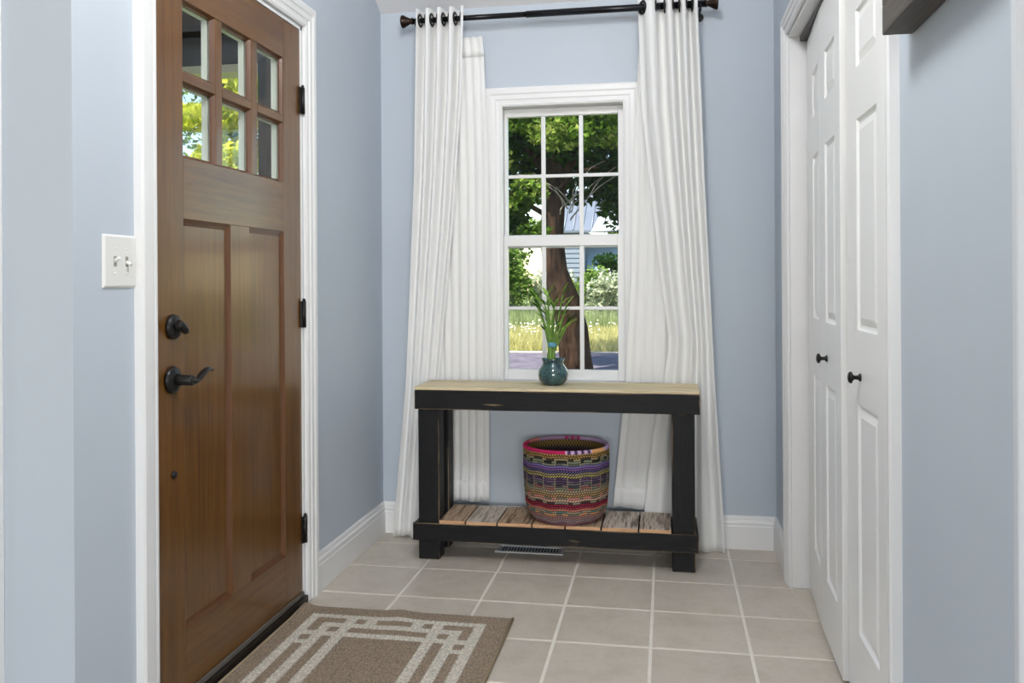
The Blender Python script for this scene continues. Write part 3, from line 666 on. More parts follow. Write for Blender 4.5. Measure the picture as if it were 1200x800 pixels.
for i, (dx, dy, hh) in enumerate(stalks):
    a = i * 2.4; bx0, by0 = 0.022 * math.cos(a), 0.02 * math.sin(a)
    pts = []
    for k in range(9):
        t_ = k / 8; z = hh * t_; w_ = max(0, (t_ - 0.42) / 0.58)
        x = bx0 * (1 - 0.6 * min(1, t_ / 0.42)) + dx * 1.2 * w_ ** 0.95; y = by0 * (1 - 0.6 * min(1, t_ / .42)) + dy * w_
        pts.append((x, y, z))
    bm = bmesh.new(); tube(bm, pts, [0.0066 - 0.003 * k / 8 for k in range(9)], 8)
    for k in (2, 4, 5, 6): tube(bm, [(pts[k][0], pts[k][1], pts[k][2] - 0.0012), (pts[k][0], pts[k][1], pts[k][2] + 0.0012)], 0.0070 - 0.0028 * k / 8, 8)
    st = obj('stalk', bm, STALK, bb)
    for k, cnt in ((5, 1), (6, 2), (7, 4), (8, 4)):
        for _ in range(cnt):
            side = 1 if dx + random.uniform(-.03, .03) > 0 else -1
            az = (0 if side > 0 else PI) + random.uniform(-0.9, 0.9)
            add_leaf(pts[k], az, random.uniform(0.7, 1.45), random.uniform(0.75, 1.15), None, st)
add_leaf((0.045, 0, 0.215), 0.1, 0.75, 1.2, 1, st); add_leaf((-0.058, 0, 0.31), PI - 0.1, 0.9, 1.3, 1, st)
bm = bmesh.new(); lathe(bm, [(0.017, 0.140), (0.0185, 0.144), (0.0185, 0.156), (0.017, 0.160)], (0.004, 0, 0), 2, 20)
tag(obj('tie', bm, mat_simple('blue_tie', srgb(84, 146, 168), 0.4), bb), 'pale blue tie round the stalks')

# ================================================================== CURTAINS
def interp(tab, z):
    tab = sorted(tab); 
    return float(np.interp(z, [t[0] for t in tab], [t[1] for t in tab]))
def curtain(name, label, zt, zb, xl, xr, yc, folds, amp_t, amp_b, seed, thick=0.0022, group=None, nu=150, nv=70, sharp=1.0, wob=0.5, phase=0.0, warp=1.0, fine=0.35):
    r = random.Random(seed); ph = [r.uniform(0, 6.28) for _ in range(6)]
    V = []; us = np.linspace(0, 1, nu)
    for j in range(nv + 1):
        v = j / nv; z = zt + (zb - zt) * v; x0, x1 = interp(xl, z), interp(xr, z)
        for u in us:
            am = amp_t + (amp_b - amp_t) * min(1, v * 1.6)
            uu = u + wob * 0.02 * math.sin(2 * PI * u * 2 + ph[0] + v * 1.5) * min(1, v * 3)
            uu = max(uu, 0.0) ** warp
            w = math.sin(2 * PI * folds * uu + phase + 0.35 * wob * math.sin(v * 2.2 + ph[1]))
            w = math.copysign(abs(w) ** (sharp + (1 - sharp) * min(1, v * 1.4)), w)
            w2 = fine * math.sin(2 * PI * folds * 2.3 * uu + ph[2] + v * 1.3) * min(1, v * 2) * wob
            hemw = 0.25 * math.sin(2 * PI * 3.7 * u + ph[3]) * v
            x = x0 + (x1 - x0) * u + 0.002 * math.cos(2 * PI * folds * uu) * min(1, v * 2) * wob
            V.append((x, interp(yc, z) + am * (w + w2 + hemw) / (1 + 0.3 * wob), z + (0.004 * math.sin(2 * PI * 2.3 * u + ph[4]) if j == nv else 0)))
    Fc = [(j * nu + i, j * nu + i + 1, (j + 1) * nu + i + 1, (j + 1) * nu + i) for j in range(nv) for i in range(nu - 1)]
    me = bpy.data.meshes.new(name); me.from_pydata(V, [], Fc); me.materials.append(CLOTH)
    for p in me.polygons: p.use_smooth = True
    o = bpy.data.objects.new(name, me); COL.objects.link(o)
    s = o.modifiers.new('solidify', 'SOLIDIFY'); s.thickness = thick; s.offset = 0
    tag(o, label, 'curtain', group); return o
def strip(parent, name, z0, z1, x0, x1, y):
    pass
RY_, RZ_ = -0.088, 2.343
curtain('curtain', 'outer white grommet curtain left of the window, hanging to the floor', 2.388, 0.006,
        [(2.39, .158), (1.67, .138), (0.70, .082), (0, .016)], [(2.39, .374), (2.0, .360), (1.4, .310), (.72, .236), (0, .215)],
        [(2.39, RY_), (1.9, -0.085), (.8, -.062), (0, -.060)], 4, 0.042, 0.013, 3, phase=-1.0, wob=0.4, sharp=0.6, fine=0.07)
cl_o = bpy.context.scene.objects['curtain']
c2 = curtain('curtain', 'outer white grommet curtain right of the window, hanging to the floor', 2.388, 0.004,
        [(2.39, 1.137), (1.9, 1.152), (1.2, 1.225), (.9, 1.262), (.72, 1.236), (.5, 1.19), (.17, 1.152), (0, 1.14)], [(2.39, 1.388), (1.9, 1.405), (1.63, 1.414), (.72, 1.455), (0, 1.496)],
        [(2.39, RY_), (1.9, -.085), (.8, -.062), (0, -.066)], 3.5, 0.042, 0.015, 5, phase=2.6, wob=0.5, sharp=0.6, warp=1.5, fine=0.08)
c3 = curtain('curtain', 'inner white curtain left of the window, its hem ending above the floor', 2.272, 0.172,
        [(2.3, .20), (0, .20)], [(2.3, .436), (2.2, .446), (1.66, .463), (.17, .458)], [(2.3, -.030), (0, -.026)], 7, 0.005, 0.0055, 8, wob=0.5)
c4 = curtain('curtain', 'inner white curtain right of the window, its hem ending above the floor', 2.272, 0.168,
        [(2.3, 1.15), (1.83, 1.118), (1.2, 1.10), (.72, 1.072), (.17, 1.014)], [(2.3, 1.36), (0, 1.36)], [(2.3, -.030), (0, -.026)], 5, 0.005, 0.006, 9, wob=0.6)
# hem bands and header of the inner curtains (doubled cloth)
for par, x0, x1, z0, z1, nm in ((c3, .30, .455, .176, .262, 'hem'), (c4, 1.025, 1.20, .173, .262, 'hem'), (c3, .372, .434, 2.205, 2.272, 'header')):
    me = par.data; V = [v.co for v in me.vertices]
    sub = [i for i, p in enumerate(me.polygons) if z0 - .02 <= p.center.z <= z1 and x0 - .3 <= p.center.x <= x1 + .3]
    idx = sorted({k for i in sub for k in me.polygons[i].vertices}); mp = {k: n for n, k in enumerate(idx)}
    m2 = bpy.data.meshes.new(nm); m2.from_pydata([(V[k].x, V[k].y - 0.0035, V[k].z) for k in idx], [], [[mp[k] for k in me.polygons[i].vertices] for i in sub]); m2.materials.append(CLOTH)
    for p in m2.polygons: p.use_smooth = True
    o = bpy.data.objects.new(nm, m2); COL.objects.link(o); o.parent = par; s = o.modifiers.new('solidify', 'SOLIDIFY'); s.thickness = 0.0025
# grommets where the top wave crosses the rod
def grommets(par, x0, x1, folds, phase, amp, warp=1.0):
    for k in range(int(folds * 2) + 2):
        u = (k * PI - phase) / (2 * PI * folds)
        if not 0.01 < u < 0.99: continue
        u = u ** (1 / warp); bm = bmesh.new(); R, r = 0.0250, 0.0045; rings = []
        for a in range(28):
            A_ = 2 * PI * a / 28
            rings.append([bm.verts.new(((R + r * 1.5 * math.cos(b)) * math.cos(A_), r * 0.8 * math.sin(b), (R + r * 1.5 * math.cos(b)) * math.sin(A_))) for b in [2 * PI * t_ / 8 for t_ in range(8)]])
        for a in range(28):
            P_, Q_ = rings[a], rings[(a + 1) % 28]
            for t_ in range(8): f = bm.faces.new((P_[t_], P_[(t_ + 1) % 8], Q_[(t_ + 1) % 8], Q_[t_])); f.smooth = True
        o = obj('grommet', bm, BLACK, par); sl_ = amp * 2 * PI * folds / (x1 - x0) * math.cos(2 * PI * folds * u + phase)
        o.location = (x0 + (x1 - x0) * u, RY_, RZ_); o.rotation_euler = (0, 0, math.copysign(math.radians(86 if warp == 1.0 or u > 0.3 else 52), sl_))
grommets(cl_o, .158, .374, 4, -1.0, 0.026); grommets(c2, 1.137, 1.388, 3.5, 2.6, 0.026, 1.5)

# curtain rod
rod = empty('curtain_rod', (0.78, RY_, RZ_)); tag(rod, 'black telescoping curtain rod with trumpet finials above the window', 'curtain rod')
bm = bmesh.new(); lathe(bm, [(0.0120, -0.655), (0.0120, -0.13)], (0, 0, 0), 0, 20); obj('rod', bm, ROD, rod)
bm = bmesh.new(); lathe(bm, [(0.0150, -0.13), (0.0150, 0.645)], (0, 0, 0), 0, 20); obj('outer_rod', bm, ROD, rod)
for s in (-1, 1):
    e = -0.645 if s < 0 else 0.640; bm = bmesh.new()
    lathe(bm, [(0.013, e), (0.017, e + s * .006), (0.012, e + s * .012), (0.015, e + s * .020), (0.022, e + s * .034), (0.029, e + s * .046), (0.0295, e + s * .053), (0.024, e + s * .056), (0.004, e + s * .058)], (0, 0, 0), 0, 28)
    obj('finial', bm, BRONZE, rod)
    bm = bmesh.new(); bxp = -0.635 if s < 0 else 0.622
    tube(bm, [(bxp, 0.0, -0.018), (bxp, 0.05, -0.020), (bxp, YB - RY_ - 0.004, -0.022)], 0.005, 10); lathe(bm, [(0.018, YB - RY_ - 0.006), (0.018, YB - RY_)], (bxp, 0, -0.03), 1, 20); tube(bm, [(bxp, -0.012, -0.004), (bxp, -0.006, -0.017), (bxp, 0.006, -0.017), (bxp, 0.014, -0.004)], 0.004, 8)
    obj('bracket', bm, BLACK, rod)

# ================================================================== LIGHT SWITCH, FLOOR VENT, PICTURE FRAME, DOORMAT
sw = empty('light_switch', (XL, -1.960, 1.2215)); tag(sw, 'white double toggle light switch plate on the wall beside the front door', 'light switch')
bm = bmesh.new(); R = [[bm.verts.new((x, sy * (0.0645 - i_), sz * (0.0645 - i_))) for sy, sz in ((-1, -1), (1, -1), (1, 1), (-1, 1))] for x, i_ in ((0, 0), (0.003, 0.0005), (0.0065, 0.006))]
for P_, Q_ in zip(R, R[1:]):
    for k in range(4): bm.faces.new((P_[k], P_[(k + 1) % 4], Q_[(k + 1) % 4], Q_[k]))
bm.faces.new(R[-1]); bm.faces.new(R[0]); obj('plate', bm, PLASTIC, sw, 0.0015)
SLOT = mat_simple('switch_slot_grey', srgb(150, 146, 138), 0.5)
for dy, sgn in ((-0.023, 1), (0.023, -1)):
    bm = bmesh.new(); bx(bm, 0.0055, 0.0070, dy - 0.0052, dy + 0.0052, -0.0122, 0.0122); tg = obj('toggle_slot', bm, SLOT, sw)
    bm = bmesh.new(); tube(bm, [(0.004, dy, 0), (0.012, dy, 0.004 * sgn), (0.019, dy, 0.008 * sgn)], [0.0052, 0.0046, 0.0040], 8); obj('toggle', bm, PLASTIC, sw)
    for sz in (-1, 1):
        bm = bmesh.new(); lathe(bm, [(0.0032, 0.0060), (0.0030, 0.0075), (0.001, 0.008)], (0, dy, sz * 0.030), 0, 12); obj('screw', bm, PLASTIC, sw)

vt = empty('floor_vent', (0.666, -0.155, 0.0)); tag(vt, 'white slotted floor vent register under the console table', 'floor vent')
bm = bmesh.new(); a, b, w = 0.147, 0.052, 0.016
for (x0, x1, y0, y1) in ((-a, a, -b, -b + w), (-a, a, b - w, b), (-a, -a + w, -b + w, b - w), (a - w, a, -b + w, b - w)): bx(bm, x0, x1, y0, y1, 0.0005, 0.006)
obj('vent_frame', bm, VENTM, vt, 0.002)
bm = bmesh.new(); bx(bm, -a + w, a - w, -b + w, b - w, 0.0004, 0.0008); obj('duct_shade_sheet', bm, VENTDARK, vt)  # flat sheet; bluish shade and window reflection of the slots put into its colour
for k in range(20):
    x = -a + w + (2 * (a - w)) * (k + 0.5) / 20; bm = bmesh.new(); vs_ = [bm.verts.new(p) for p in ((-0.0035, -b + w, 0), (0.0025, -b + w, 0.0035), (0.0035, -b + w, 0.0035), (-0.0025, -b + w, 0))]
    ws_ = [bm.verts.new((v.co.x, b - w, v.co.z)) for v in vs_]
    for i in range(4): bm.faces.new((vs_[i], vs_[(i + 1) % 4], ws_[(i + 1) % 4], ws_[i]))
    obj('louver', bm, VENTM, vt, loc=(x, 0, 0.001))

FRW = wood_mat('grey_brown_frame_wood', [srgb(44, 39, 36), srgb(78, 72, 66), srgb(98, 92, 86)], 1, 1.5, 0.6, 18, bump=0.3)
PICT = mat_simple('dark_brown_picture', srgb(86, 60, 46), 0.6, 0.3, var=0.35, vscale=9)
fr = empty('picture_frame', (XR, -2.33, 1.633)); tag(fr, 'dark grey-brown wooden picture frame hung on the right wall near the closet', 'picture frame')
fw, fh, dpt, rw = 0.225, 0.55, 0.055, 0.055
def fb(n, y0, y1, z0, z1, x0=-dpt, x1=-0.001, m=FRW): 
    bm = bmesh.new(); bx(bm, x0, x1, y0, y1, z0, z1); return obj(n, bm, m, fr, 0.002)
fb('frame_bar', -fw, fw, 0, rw); fb('frame_bar', -fw, fw, fh - rw, fh); fb('frame_bar', -fw, -fw + rw, rw, fh - rw); fb('frame_bar', fw - rw, fw, rw, fh - rw)
fb('picture', -fw + rw, fw - rw, rw, fh - rw, -0.050, -0.004, PICT)

def rug():
    W, L, nx, ny = 0.756, 1.20, 190, 300
    dm = empty('doormat', (-0.031, -0.930, 0.0)); tag(dm, 'taupe woven doormat with cream interlaced line border in front of the brown door', 'doormat')
    tau, cre = srgb(166, 149, 130), srgb(232, 226, 212)
    def cream(u, v):
        uc = u if u < 0.369 else 0.738 - u; vc = min(v, L - v)
        inr = lambda x, a, b: a <= x <= b
        if inr(vc, .068, .097) and uc >= .060: return True             # outer cross line
        if inr(uc, .060, .094) and vc >= .068: return True
        if inr(uc, .198, .234) and vc >= .068: return True
        if inr(uc, .128, .163) and vc >= .136: return True
        if inr(vc, .136, .169) and uc >= .128: return True
        if inr(vc, .208, .242) and uc >= .060: return True
        if inr(vc, .282, .311) and inr(uc, .094, .128): return True
        if inr(vc, .097, .136) and inr(uc, .268, .306): return True
        return False
    V, C_ = [], []
    for j in range(ny + 1):
        for i in range(nx + 1):
            u, v = W * i / nx, L * j / ny
            zz = 0.0095 + 0.006 * math.exp(-((u - .36 - .25 * v) / .045) ** 2) * math.exp(-(v / .16) ** 2)
            zz += 0.012 * math.exp(-(u / .03) ** 2) * math.exp(-(v / .10) ** 2)
            e = min(u, W - u, v, L - v)
            if e < 1e-6: zz = 0.0005
            ju, jv = u + 0.0012 * math.sin(v * 900), v + 0.0012 * math.sin(u * 900)
            V.append((u, -v, zz + 0.0004 * math.sin(u * 1200))); C_.append(cre if cream(ju, jv) else tau)
    n1 = nx + 1
    Fc = [(j * n1 + i, (j + 1) * n1 + i, (j + 1) * n1 + i + 1, j * n1 + i + 1) for j in range(ny) for i in range(nx)]
    me = bpy.data.meshes.new('woven_mat'); me.from_pydata(V, [], Fc); me.materials.append(attr_mat('woven_mat_yarn', 0.95, 0.9, 260, 0.1, (1, 0.45, 1), 0.55))
    ca = me.color_attributes.new('Col', 'FLOAT_COLOR', 'POINT'); ca.data.foreach_set('color', np.array(C_, dtype=np.float32).ravel())
    for p in me.polygons: p.use_smooth = True
    o = bpy.data.objects.new('woven_mat', me); COL.objects.link(o); o.parent = dm
    bind = mat_simple('tan_binding', srgb(156, 140, 116), 0.9, 0.1)
    for pts in ([(W, 0, .006), (W, -L, .006)], [(0, 0, .014), (0, -.12, .007), (0, -L, .006)]):
        bm = bmesh.new(); tube(bm, pts, 0.0055, 8); tag(obj('binding', bm, bind, dm), 'tan stitched edge binding')
rug()

# ================================================================== OUTDOORS
GZ = -0.35
LAWN = mat_simple('lawn_ground', srgb(92, 108, 48), 0.9, 0.1, var=0.35, vscale=1.5)
def road_mat():
    t = NT('asphalt'); v = t.coord(); n = t.noise(v, 3, 5, .65)
    c = t.ramp(n, [(.35, srgb(86, 80, 92)), (.6, srgb(118, 110, 122)), (.75, srgb(150, 138, 136))]); t.bsdf(c, 0.85, None, spec=0.2); return t.m
bm = bmesh.new(); bx(bm, -60, 60, YB + TW + 0.05, 120, GZ - 0.5, GZ); bx(bm, -60, XL - TW - 0.05, -40, YB + TW + 0.05, GZ - 0.5, GZ); struct('ground', bm, LAWN)
bm = bmesh.new(); bx(bm, -40, 40, 9.4, 13.9, GZ - 0.1, GZ + 0.012); tag(struct('road', bm, road_mat()), 'grey asphalt road beyond the window', 'road')
bm = bmesh.new(); bx(bm, -40, 40, 13.9, 14.15, GZ - 0.1, GZ + 0.03); tag(struct('road_edge', bm, mat_simple('painted_sun_edge', srgb(206, 190, 176), 0.9)), 'pale strip standing for the sunlit edge between the road and the meadow', 'road edge')  # pale strip: the line of sun along the road, put into the colour
# foundation of the house and porch
bm = bmesh.new(); bx(bm, XL - TW, XR + 0.9, YB + 0.05, YB + TW, -0.9, -0.001); bx(bm, XL - TW, XL - 0.02, -2.0, YB + 0.05, -0.9, -0.05); struct('wall_foundation', bm, mat_simple('concrete', srgb(150, 148, 145), 0.9))
PBR = mat_simple('dark_brown_porch_wood', srgb(46, 38, 40), 0.75, 0.2, var=0.15, vscale=8)
PCR = mat_simple('cream_porch_trim', srgb(226, 214, 196), 0.6)
bm = bmesh.new(); bx(bm, -2.6, XL - TW - 0.01, -3.2, 1.2, -0.20, -0.04); tag(struct('porch_floor', bm, mat_simple('porch_boards', srgb(120, 104, 88), 0.8)), 'porch deck outside the front door', 'porch')
bm = bmesh.new(); bx(bm, -2.7, XL - TW - 0.01, -3.4, 1.25, 2.80, 2.95); tag(struct('porch_ceiling', bm, PBR), 'dark brown porch ceiling seen through the door lites', 'porch')
pb = empty('porch_beam', (-1.8, 1.0, 2.44)); tag(pb, 'dark brown porch beam with a cream lower trim seen through the top door lites', 'beam')
bm = bmesh.new(); bx(bm, -0.85, 0.86, 0, 0.14, 0.045, 0.36); obj('beam', bm, PBR, pb); bm = bmesh.new(); bx(bm, -0.85, 0.86, -0.012, 0.15, 0.0, 0.045); obj('trim_board', bm, PCR, pb)
bm = bmesh.new(); bx(bm, -0.055, 0.055, -0.06, 0.06, 0, 2.48); tag(obj('porch_post', bm, PBR, None, 0.004, loc=(-1.045, 1.06, -0.04)), 'dark brown porch post seen through the right column of door lites', 'post')

def leaves_mesh(name, clumps, size, mat, parent, seed, up=0.3, shape=1):
    r = np.random.default_rng(seed); P = []
    for (cx, cy, cz_, rx, ry, rz, n) in clumps:
        d = r.normal(size=(n, 3)); d /= np.linalg.norm(d, axis=1)[:, None]; rad = r.random(n) ** (1 / 2.2)
        P.append(np.array([cx, cy, cz_]) + d * rad[:, None] * np.array([rx, ry, rz]))
    P = np.concatenate(P); n = len(P)
    nrm = r.normal(size=(n, 3)); nrm[:, 2] = np.abs(nrm[:, 2]) + up; nrm /= np.linalg.norm(nrm, axis=1)[:, None]
    t = np.cross(nrm, r.normal(size=(n, 3))); t /= np.linalg.norm(t, axis=1)[:, None]; b = np.cross(nrm, t)
    s = (size * r.uniform(.6, 1.25, n))[:, None]
    # lobed leaf: stem, side lobe, tip, side lobe with a fold
    pts = [(-.5, 0, 0), (-.05, .52, .08), (.10, .22, .02), (.62, 0, -.10), (.10, -.22, .02), (-.05, -.52, .08)]
    V = np.stack([P + (t * a + b * c + nrm * d) * s for a, c, d in pts], 1).reshape(-1, 3)
    k = np.arange(n)[:, None] * 6
    F = np.concatenate([k + np.array([[0, 1, 2]]), k + np.array([[0, 2, 3]]), k + np.array([[0, 3, 4]]), k + np.array([[0, 4, 5]])], 0)
    me = bpy.data.meshes.new(name); me.vertices.add(len(V)); me.vertices.foreach_set('co', V.astype(np.float32).ravel())
    me.loops.add(len(F) * 3); me.loops.foreach_set('vertex_index', F.astype(np.int32).ravel())
    me.polygons.add(len(F)); me.polygons.foreach_set('loop_start', np.arange(0, len(F) * 3, 3, dtype=np.int32)); me.update(); me.validate()
    me.materials.append(mat); o = bpy.data.objects.new(name, me); COL.objects.link(o); o['kind'] = 'stuff'
    if parent: o.parent = parent
    return o
def bark(name, a, b):
    t = NT(name); v = t.coord((9, 9, 1.6)); n = t.noise(v, 1.5, 6, .7); t.bsdf(t.ramp(n, [(.35, a), (.65, b)]), 0.95, t.bump(n, 0.8, 0.02), spec=0.1); return t.m
BARK = bark('tree_bark', srgb(26, 19, 16), srgb(74, 55, 44)); BARKG = bark('grey_bark', srgb(70, 62, 56), srgb(150, 138, 124))
MAPLE = leaf_mat('maple_leaf', [srgb(38, 62, 20), srgb(88, 116, 36), srgb(206, 210, 118)], 0.34)
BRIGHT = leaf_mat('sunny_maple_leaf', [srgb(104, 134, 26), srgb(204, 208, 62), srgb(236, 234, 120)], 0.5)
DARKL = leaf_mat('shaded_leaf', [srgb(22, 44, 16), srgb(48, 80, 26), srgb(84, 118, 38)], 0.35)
PALE = leaf_mat('pale_shrub_leaf', [srgb(136, 148, 108), srgb(190, 196, 164), srgb(230, 230, 216)], 0.35)
SHRUBG = leaf_mat('green_shrub_leaf', [srgb(64, 92, 40), srgb(120, 148, 66), srgb(164, 184, 98)], 0.4)

# big maple in front of the window
tr = empty('maple_tree', (-0.24, 10.1, GZ)); tag(tr, 'large maple with a thick leaning trunk standing outside the window', 'tree')
bm = bmesh.new()
tube(bm, [(0.06, 0, -0.1), (0.04, 0, .25), (0.0, 0, .7), (-0.10, 0, 1.15), (-0.28, 0.02, 1.65), (-0.34, 0.05, 2.2), (-0.30, 0.1, 3.0), (-0.22, 0.2, 4.2), (-0.1, .3, 6.2)], [.31, .26, .25, .235, .20, .19, .19, .17, .12], 18)
obj('trunk', bm, BARK, tr)
for pts, r0 in (([(-0.3, .1, 3.0), (0.05, .0, 3.5), (.5, -.2, 3.9), (1.0, -.3, 4.6)], .09), ([(-0.28, .1, 3.2), (-.8, .1, 3.7), (-1.5, .2, 4.5)], .09), ([(-0.3, 0.05, 2.5), (-.7, -.4, 2.75), (-1.2, -.9, 3.0), (-1.6, -1.2, 2.9)], .05), ([(-.28, 0, 2.9), (.1, -.5, 3.2), (.5, -1.0, 3.2)], .05)):
    bm = bmesh.new(); tube(bm, pts, [r0 * (1 - .6 * k / (len(pts) - 1)) for k in range(len(pts))], 8); obj('branch', bm, BARK, tr)
TWIG = bark('pale_twig', srgb(120, 108, 102), srgb(184, 172, 166)); rt = random.Random(3)
for k in range(9):
    x0_, z0_ = -.02 + rt.uniform(-.12, .12), 2.5 + rt.uniform(-.2, .2); p = [(x0_, -.9, z0_)]; ax, az_ = rt.uniform(-.05, .08), rt.uniform(.06, .10)
    for q_ in range(9):
        ax += rt.uniform(-.035, .035); az_ += rt.uniform(-.02, .012); p.append((p[-1][0] + ax, -.9 + rt.uniform(-.03, .03), p[-1][2] + az_))
    bm = bmesh.new(); tube(bm, p, [.012 - .0010 * q_ for q_ in range(10)], 6); obj('twig', bm, TWIG, tr)
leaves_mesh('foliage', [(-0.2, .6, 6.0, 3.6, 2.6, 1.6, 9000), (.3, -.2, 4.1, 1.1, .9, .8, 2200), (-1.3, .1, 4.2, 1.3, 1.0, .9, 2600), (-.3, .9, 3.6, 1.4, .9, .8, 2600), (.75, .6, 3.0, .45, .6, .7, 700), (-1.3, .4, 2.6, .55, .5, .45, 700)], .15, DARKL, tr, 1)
leaves_mesh('hanging_foliage', [(-.25, -1.6, 3.9, .8, .4, .3, 714), (.55, -1.6, 3.75, .5, .4, .4, 510), (-.95, -2.2, 3.2, .34, .4, .6, 561), (-.75, -2.2, 2.55, .42, .4, .16, 442), (-.35, -2.2, 2.75, .28, .3, .22, 289), (-.95, -2.0, 1.65, .42, .4, .35, 561), (-.30, -2.2, 2.2, .25, .3, .12, 102), (-1.05, -2.2, 1.45, .30, .3, .30, 442), (-.78, -2.2, 1.62, .22, .3, .12, 187), (-1.1, -2.2, 2.2, .3, .3, .4, 442), (.05, -2.0, 3.55, .5, .4, .25, 340)], .105, MAPLE, tr, 3)
# maple seen through the door lites
tr = empty('maple_tree', (-7.2, 11.2, GZ)); tag(tr, 'sunlit yellow-green maple seen through the small panes of the front door', 'tree')
bm = bmesh.new(); tube(bm, [(0, 0, -.1), (.1, 0, 1.5), (.0, 0, 3.2), (.3, 0, 5.6)], [.26, .2, .16, .08], 12); obj('trunk', bm, BARK, tr)
for pts in ([(0, 0, 2.6), (.6, -.5, 3.0), (1.4, -.9, 3.2), (2.2, -1.2, 3.9)], [(.05, 0, 3.4), (1.0, -.4, 4.3), (1.9, -.6, 4.9)], [(0, 0, 3.0), (-.6, -.4, 3.8), (-1.2, -.4, 4.8)]):
    bm = bmesh.new(); tube(bm, pts, [.08, .06, .04, .02][:len(pts)], 8); obj('branch', bm, BARK, tr)
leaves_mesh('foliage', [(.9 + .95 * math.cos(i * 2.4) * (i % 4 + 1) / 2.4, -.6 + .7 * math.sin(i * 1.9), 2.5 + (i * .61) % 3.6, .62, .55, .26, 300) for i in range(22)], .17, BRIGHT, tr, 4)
leaves_mesh('inner_foliage', [(.5, .3, 4.3, 1.7, .6, 1.8, 1500)], .15, MAPLE, tr, 5)
# trees further back
for i, (x, y, s, m, n, lab) in enumerate(((-4.5, 27.5, 0.95, SHRUBG, 2600, 'dark leafy tree standing far left beyond the meadow'), (-8.0, 30, 1.9, MAPLE, 3600, 'tall green tree far beyond the meadow on the left'), (-0.55, 25.4, 0.52, DARKL, 4000, 'small dark tree in front of the neighbouring house'), (-0.2, 44, 1.55, MAPLE, 4500, 'distant tree rising behind the neighbouring house'), (-15, 34, 1.3, MAPLE, 3000, 'low green tree far behind the porch'))):
    t = empty('background_tree', (x, y, GZ)); tag(t, lab, 'tree', 'background trees')
    bm = bmesh.new(); tube(bm, [(0, 0, -.1), (.1, 0, 1.6 * s), (0, 0, 3.4 * s)], [.2 * s, .15 * s, .07 * s], 10); obj('trunk', bm, BARK, t)
    leaves_mesh('foliage', [(1.1 * s * math.cos(k * 2.4) * (k % 3) / 2, 1.1 * s * math.sin(k * 2.4) * (k % 3) / 2, (1.6 + .36 * k) * s, 1.0 * s, 1.0 * s, .55 * s, n // 8) for k in range(8)], .2 * s, m, t, 20 + i)
# shrubs along the meadow
ri = random.Random(5)
ORD = ('pale flowering shrub past the left edge of the window, ending the shrub row', 'green shrub at the left edge of the lower window sash', 'pale flowering shrub second from the left in the lower window sash', 'pale flowering shrub seen just left of the maple trunk through the window', 'green shrub mostly hidden behind the maple trunk', 'pale flowering shrub seen just right of the maple trunk through the window', 'pale flowering shrub at the right edge of the lower window sash', 'green shrub past the right edge of the window, ending the shrub row')
for i in range(8):
    x = -4.3 + i * .76 + ri.uniform(-.12, .12); y = 23.2 + ri.uniform(-.8, .8); hgt = ri.uniform(1.7, 2.3); pale = i % 3 != 1
    t = empty('shrub', (x, y, GZ)); tag(t, ORD[i], 'shrub', 'shrubs behind the meadow')
    bm = bmesh.new()
    for k in range(4): tube(bm, [(0, 0, 0), (.15 * math.cos(k * 1.6), .15 * math.sin(k * 1.6), hgt * .4), (.4 * math.cos(k * 1.6), .4 * math.sin(k * 1.6), hgt * .8)], [.03, .02, .01], 6)
    obj('stems', bm, BARKG, t)
    leaves_mesh('foliage', [(ri.uniform(-.45, .45), ri.uniform(-.3, .3), hgt * f, .5, .45, hgt * .26, 300) for f in (.25, .45, .6, .72, .82)], .12, PALE if pale else SHRUBG, t, 60 + i)
# meadow
def blades(name, n, x0, x1, y0, y1, h0, h1, w, mat, seed):
    r = np.random.default_rng(seed); x = r.uniform(x0, x1, n); y = r.uniform(y0, y1, n); h = r.uniform(h0, h1, n); a = r.uniform(0, 6.28, n); lean = r.normal(0, .12, (n, 2))
    V = np.empty((n, 3, 3)); V[:, 0] = np.stack([x - w * np.cos(a), y - w * np.sin(a), np.full(n, GZ)], 1); V[:, 1] = np.stack([x + w * np.cos(a), y + w * np.sin(a), np.full(n, GZ)], 1); V[:, 2] = np.stack([x + lean[:, 0], y + lean[:, 1], GZ + h], 1)
    me = bpy.data.meshes.new(name); me.vertices.add(n * 3); me.vertices.foreach_set('co', V.astype(np.float32).ravel()); me.loops.add(n * 3); me.loops.foreach_set('vertex_index', np.arange(n * 3, dtype=np.int32))
    me.polygons.add(n); me.polygons.foreach_set('loop_start', np.arange(0, n * 3, 3, dtype=np.int32)); me.update(); me.materials.append(mat)
    o = bpy.data.objects.new(name, me); COL.objects.link(o); return o
GRASS = leaf_mat('meadow_grass', [srgb(178, 172, 106), srgb(204, 196, 134), srgb(222, 214, 164)], 0.4)
GRASS2 = leaf_mat('tall_green_grass', [srgb(142, 156, 106), srgb(172, 182, 130), srgb(198, 204, 156)], 0.4)
tag(blades('meadow_grass', 26000, -5.5, 2.2, 14.2, 20.6, .12, .34, .012, GRASS, 31), 'sunlit yellow-green meadow grass beyond the road', 'grass', kind='stuff')
tag(blades('tall_grass', 9000, -6, 2.5, 20.65, 23.8, .4, .8, .014, GRASS2, 32), 'taller green grass at the foot of the shrubs', 'grass', kind='stuff')
FLOW = mat_simple('white_flower', srgb(250, 246, 226), 0.8)
bm = bmesh.new(); rf = random.Random(9)
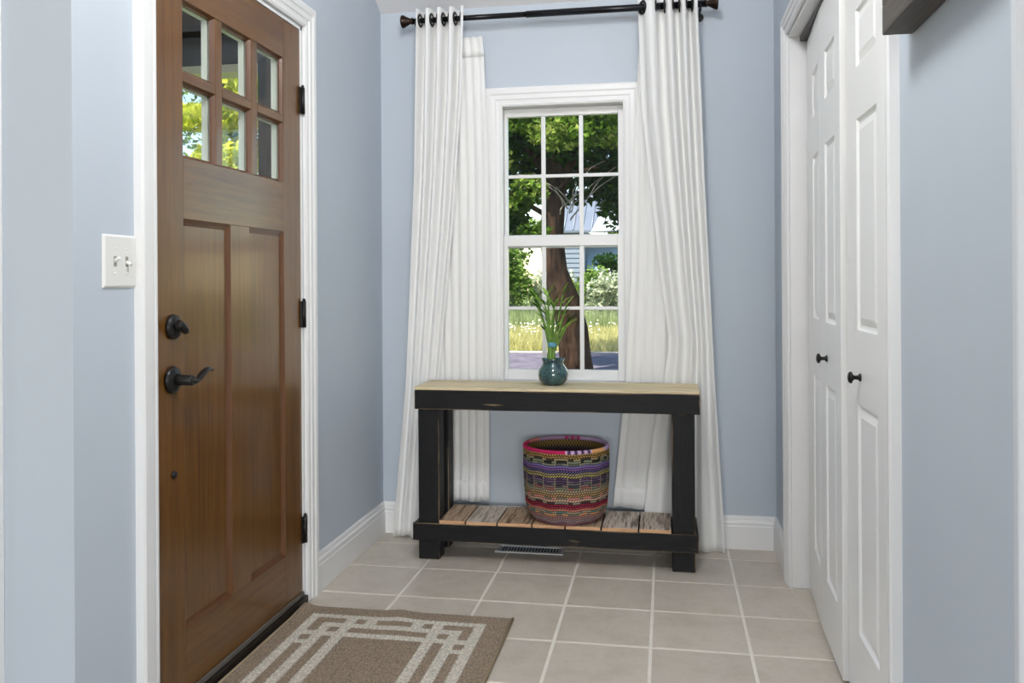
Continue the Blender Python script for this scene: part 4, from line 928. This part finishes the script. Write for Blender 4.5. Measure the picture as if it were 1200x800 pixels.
for k in range(210):
    x, y, z = rf.uniform(-5, 1.2) if k % 3 else rf.uniform(-3.4, -1.4), rf.gauss(17.6, 1.3), GZ + rf.uniform(.28, .42); s = rf.uniform(.015, .03)
    vs_ = [bm.verts.new((x + s * math.cos(a), y + rf.uniform(-.01, .01), z + s * math.sin(a))) for a in (0, 1.57, 3.14, 4.71)]; bm.faces.new(vs_); tp = bm.verts.new((x, y - s * .6, z)); 
    for i in range(4): bm.faces.new((vs_[i], vs_[(i + 1) % 4], tp))
tag(obj('meadow_flowers', bm, FLOW), 'small white flowers scattered through the meadow', 'flowers', kind='stuff')
# neighbouring house
SID = mat_simple('grey_siding', srgb(132, 140, 152), 0.7, 0.3); ROOF = mat_simple('grey_metal_roof', srgb(120, 126, 138), 0.45, 0.5, metal=0.2); WHT = mat_simple('white_gable', srgb(232, 236, 246), 0.6)
hs = empty('neighbour_house', (-2.55, 27.0, GZ)); tag(hs, 'grey sided neighbouring house with a ribbed metal roof seen behind the maple trunk', 'house')
bm = bmesh.new(); bx(bm, 0, 0.95, 0, 5, 0, 3.3); bx(bm, 0.95, 4.2, 0.6, 5, 0, 2.2); obj('wall', bm, SID, hs)
bm = bmesh.new()
for k in range(19):
    z = .1 + k * .17; vs_ = [bm.verts.new(p) for p in ((0, -.005, z + .17), (.95, -.005, z + .17), (.95, -.03, z), (0, -.03, z))]; bm.faces.new(vs_); ws_ = [bm.verts.new(p) for p in ((0, -.005, z), (.95, -.005, z))]; bm.faces.new((vs_[3], vs_[2], ws_[1], ws_[0]))
o = obj('siding', bm, SID, hs); o['kind'] = 'stuff'
bm = bmesh.new(); P_ = [(-.15, -.25, 3.2), (4.3, -.25, 3.2), (4.3, 2.5, 4.9), (-.15, 2.5, 4.9)]; lo = [bm.verts.new(p) for p in P_]; hi = [bm.verts.new((p[0], p[1], p[2] + .08)) for p in P_]
bm.faces.new(lo); bm.faces.new(hi)
for k in range(4): bm.faces.new((lo[k], lo[(k + 1) % 4], hi[(k + 1) % 4], hi[k]))
obj('roof', bm, ROOF, hs)
for k in range(14):
    x = -.1 + k * .33; bm = bmesh.new(); tube(bm, [(x, -.25, 3.29), (x, 2.5, 4.99)], .03, 6); obj('roof_rib', bm, ROOF, hs)
bm = bmesh.new(); vs_ = [(1.2, -.32, 3.22), (4.4, -.32, 3.35), (4.4, -.32, 4.05), (1.5, -.32, 3.78)]; a_ = [bm.verts.new(p) for p in vs_]; b_ = [bm.verts.new((p[0], p[1] + .06, p[2])) for p in vs_]
bm.faces.new(a_); bm.faces.new(b_)
for k in range(4): bm.faces.new((a_[k], a_[(k + 1) % 4], b_[(k + 1) % 4], b_[k]))
obj('gable_board', bm, WHT, hs)
bm = bmesh.new(); vs_ = [(.98, .30, 1.9), (4.3, .30, 1.2), (4.3, 1.5, 2.9), (1.0, 1.5, 2.9)]; a_ = [bm.verts.new(p) for p in vs_]; b_ = [bm.verts.new((p[0], p[1], p[2] + .06)) for p in vs_]
bm.faces.new(a_); bm.faces.new(b_)
for k in range(4): bm.faces.new((a_[k], a_[(k + 1) % 4], b_[(k + 1) % 4], b_[k]))
obj('lean_to_roof', bm, mat_simple('pale_blue_roof', srgb(176, 196, 218), 0.5), hs)
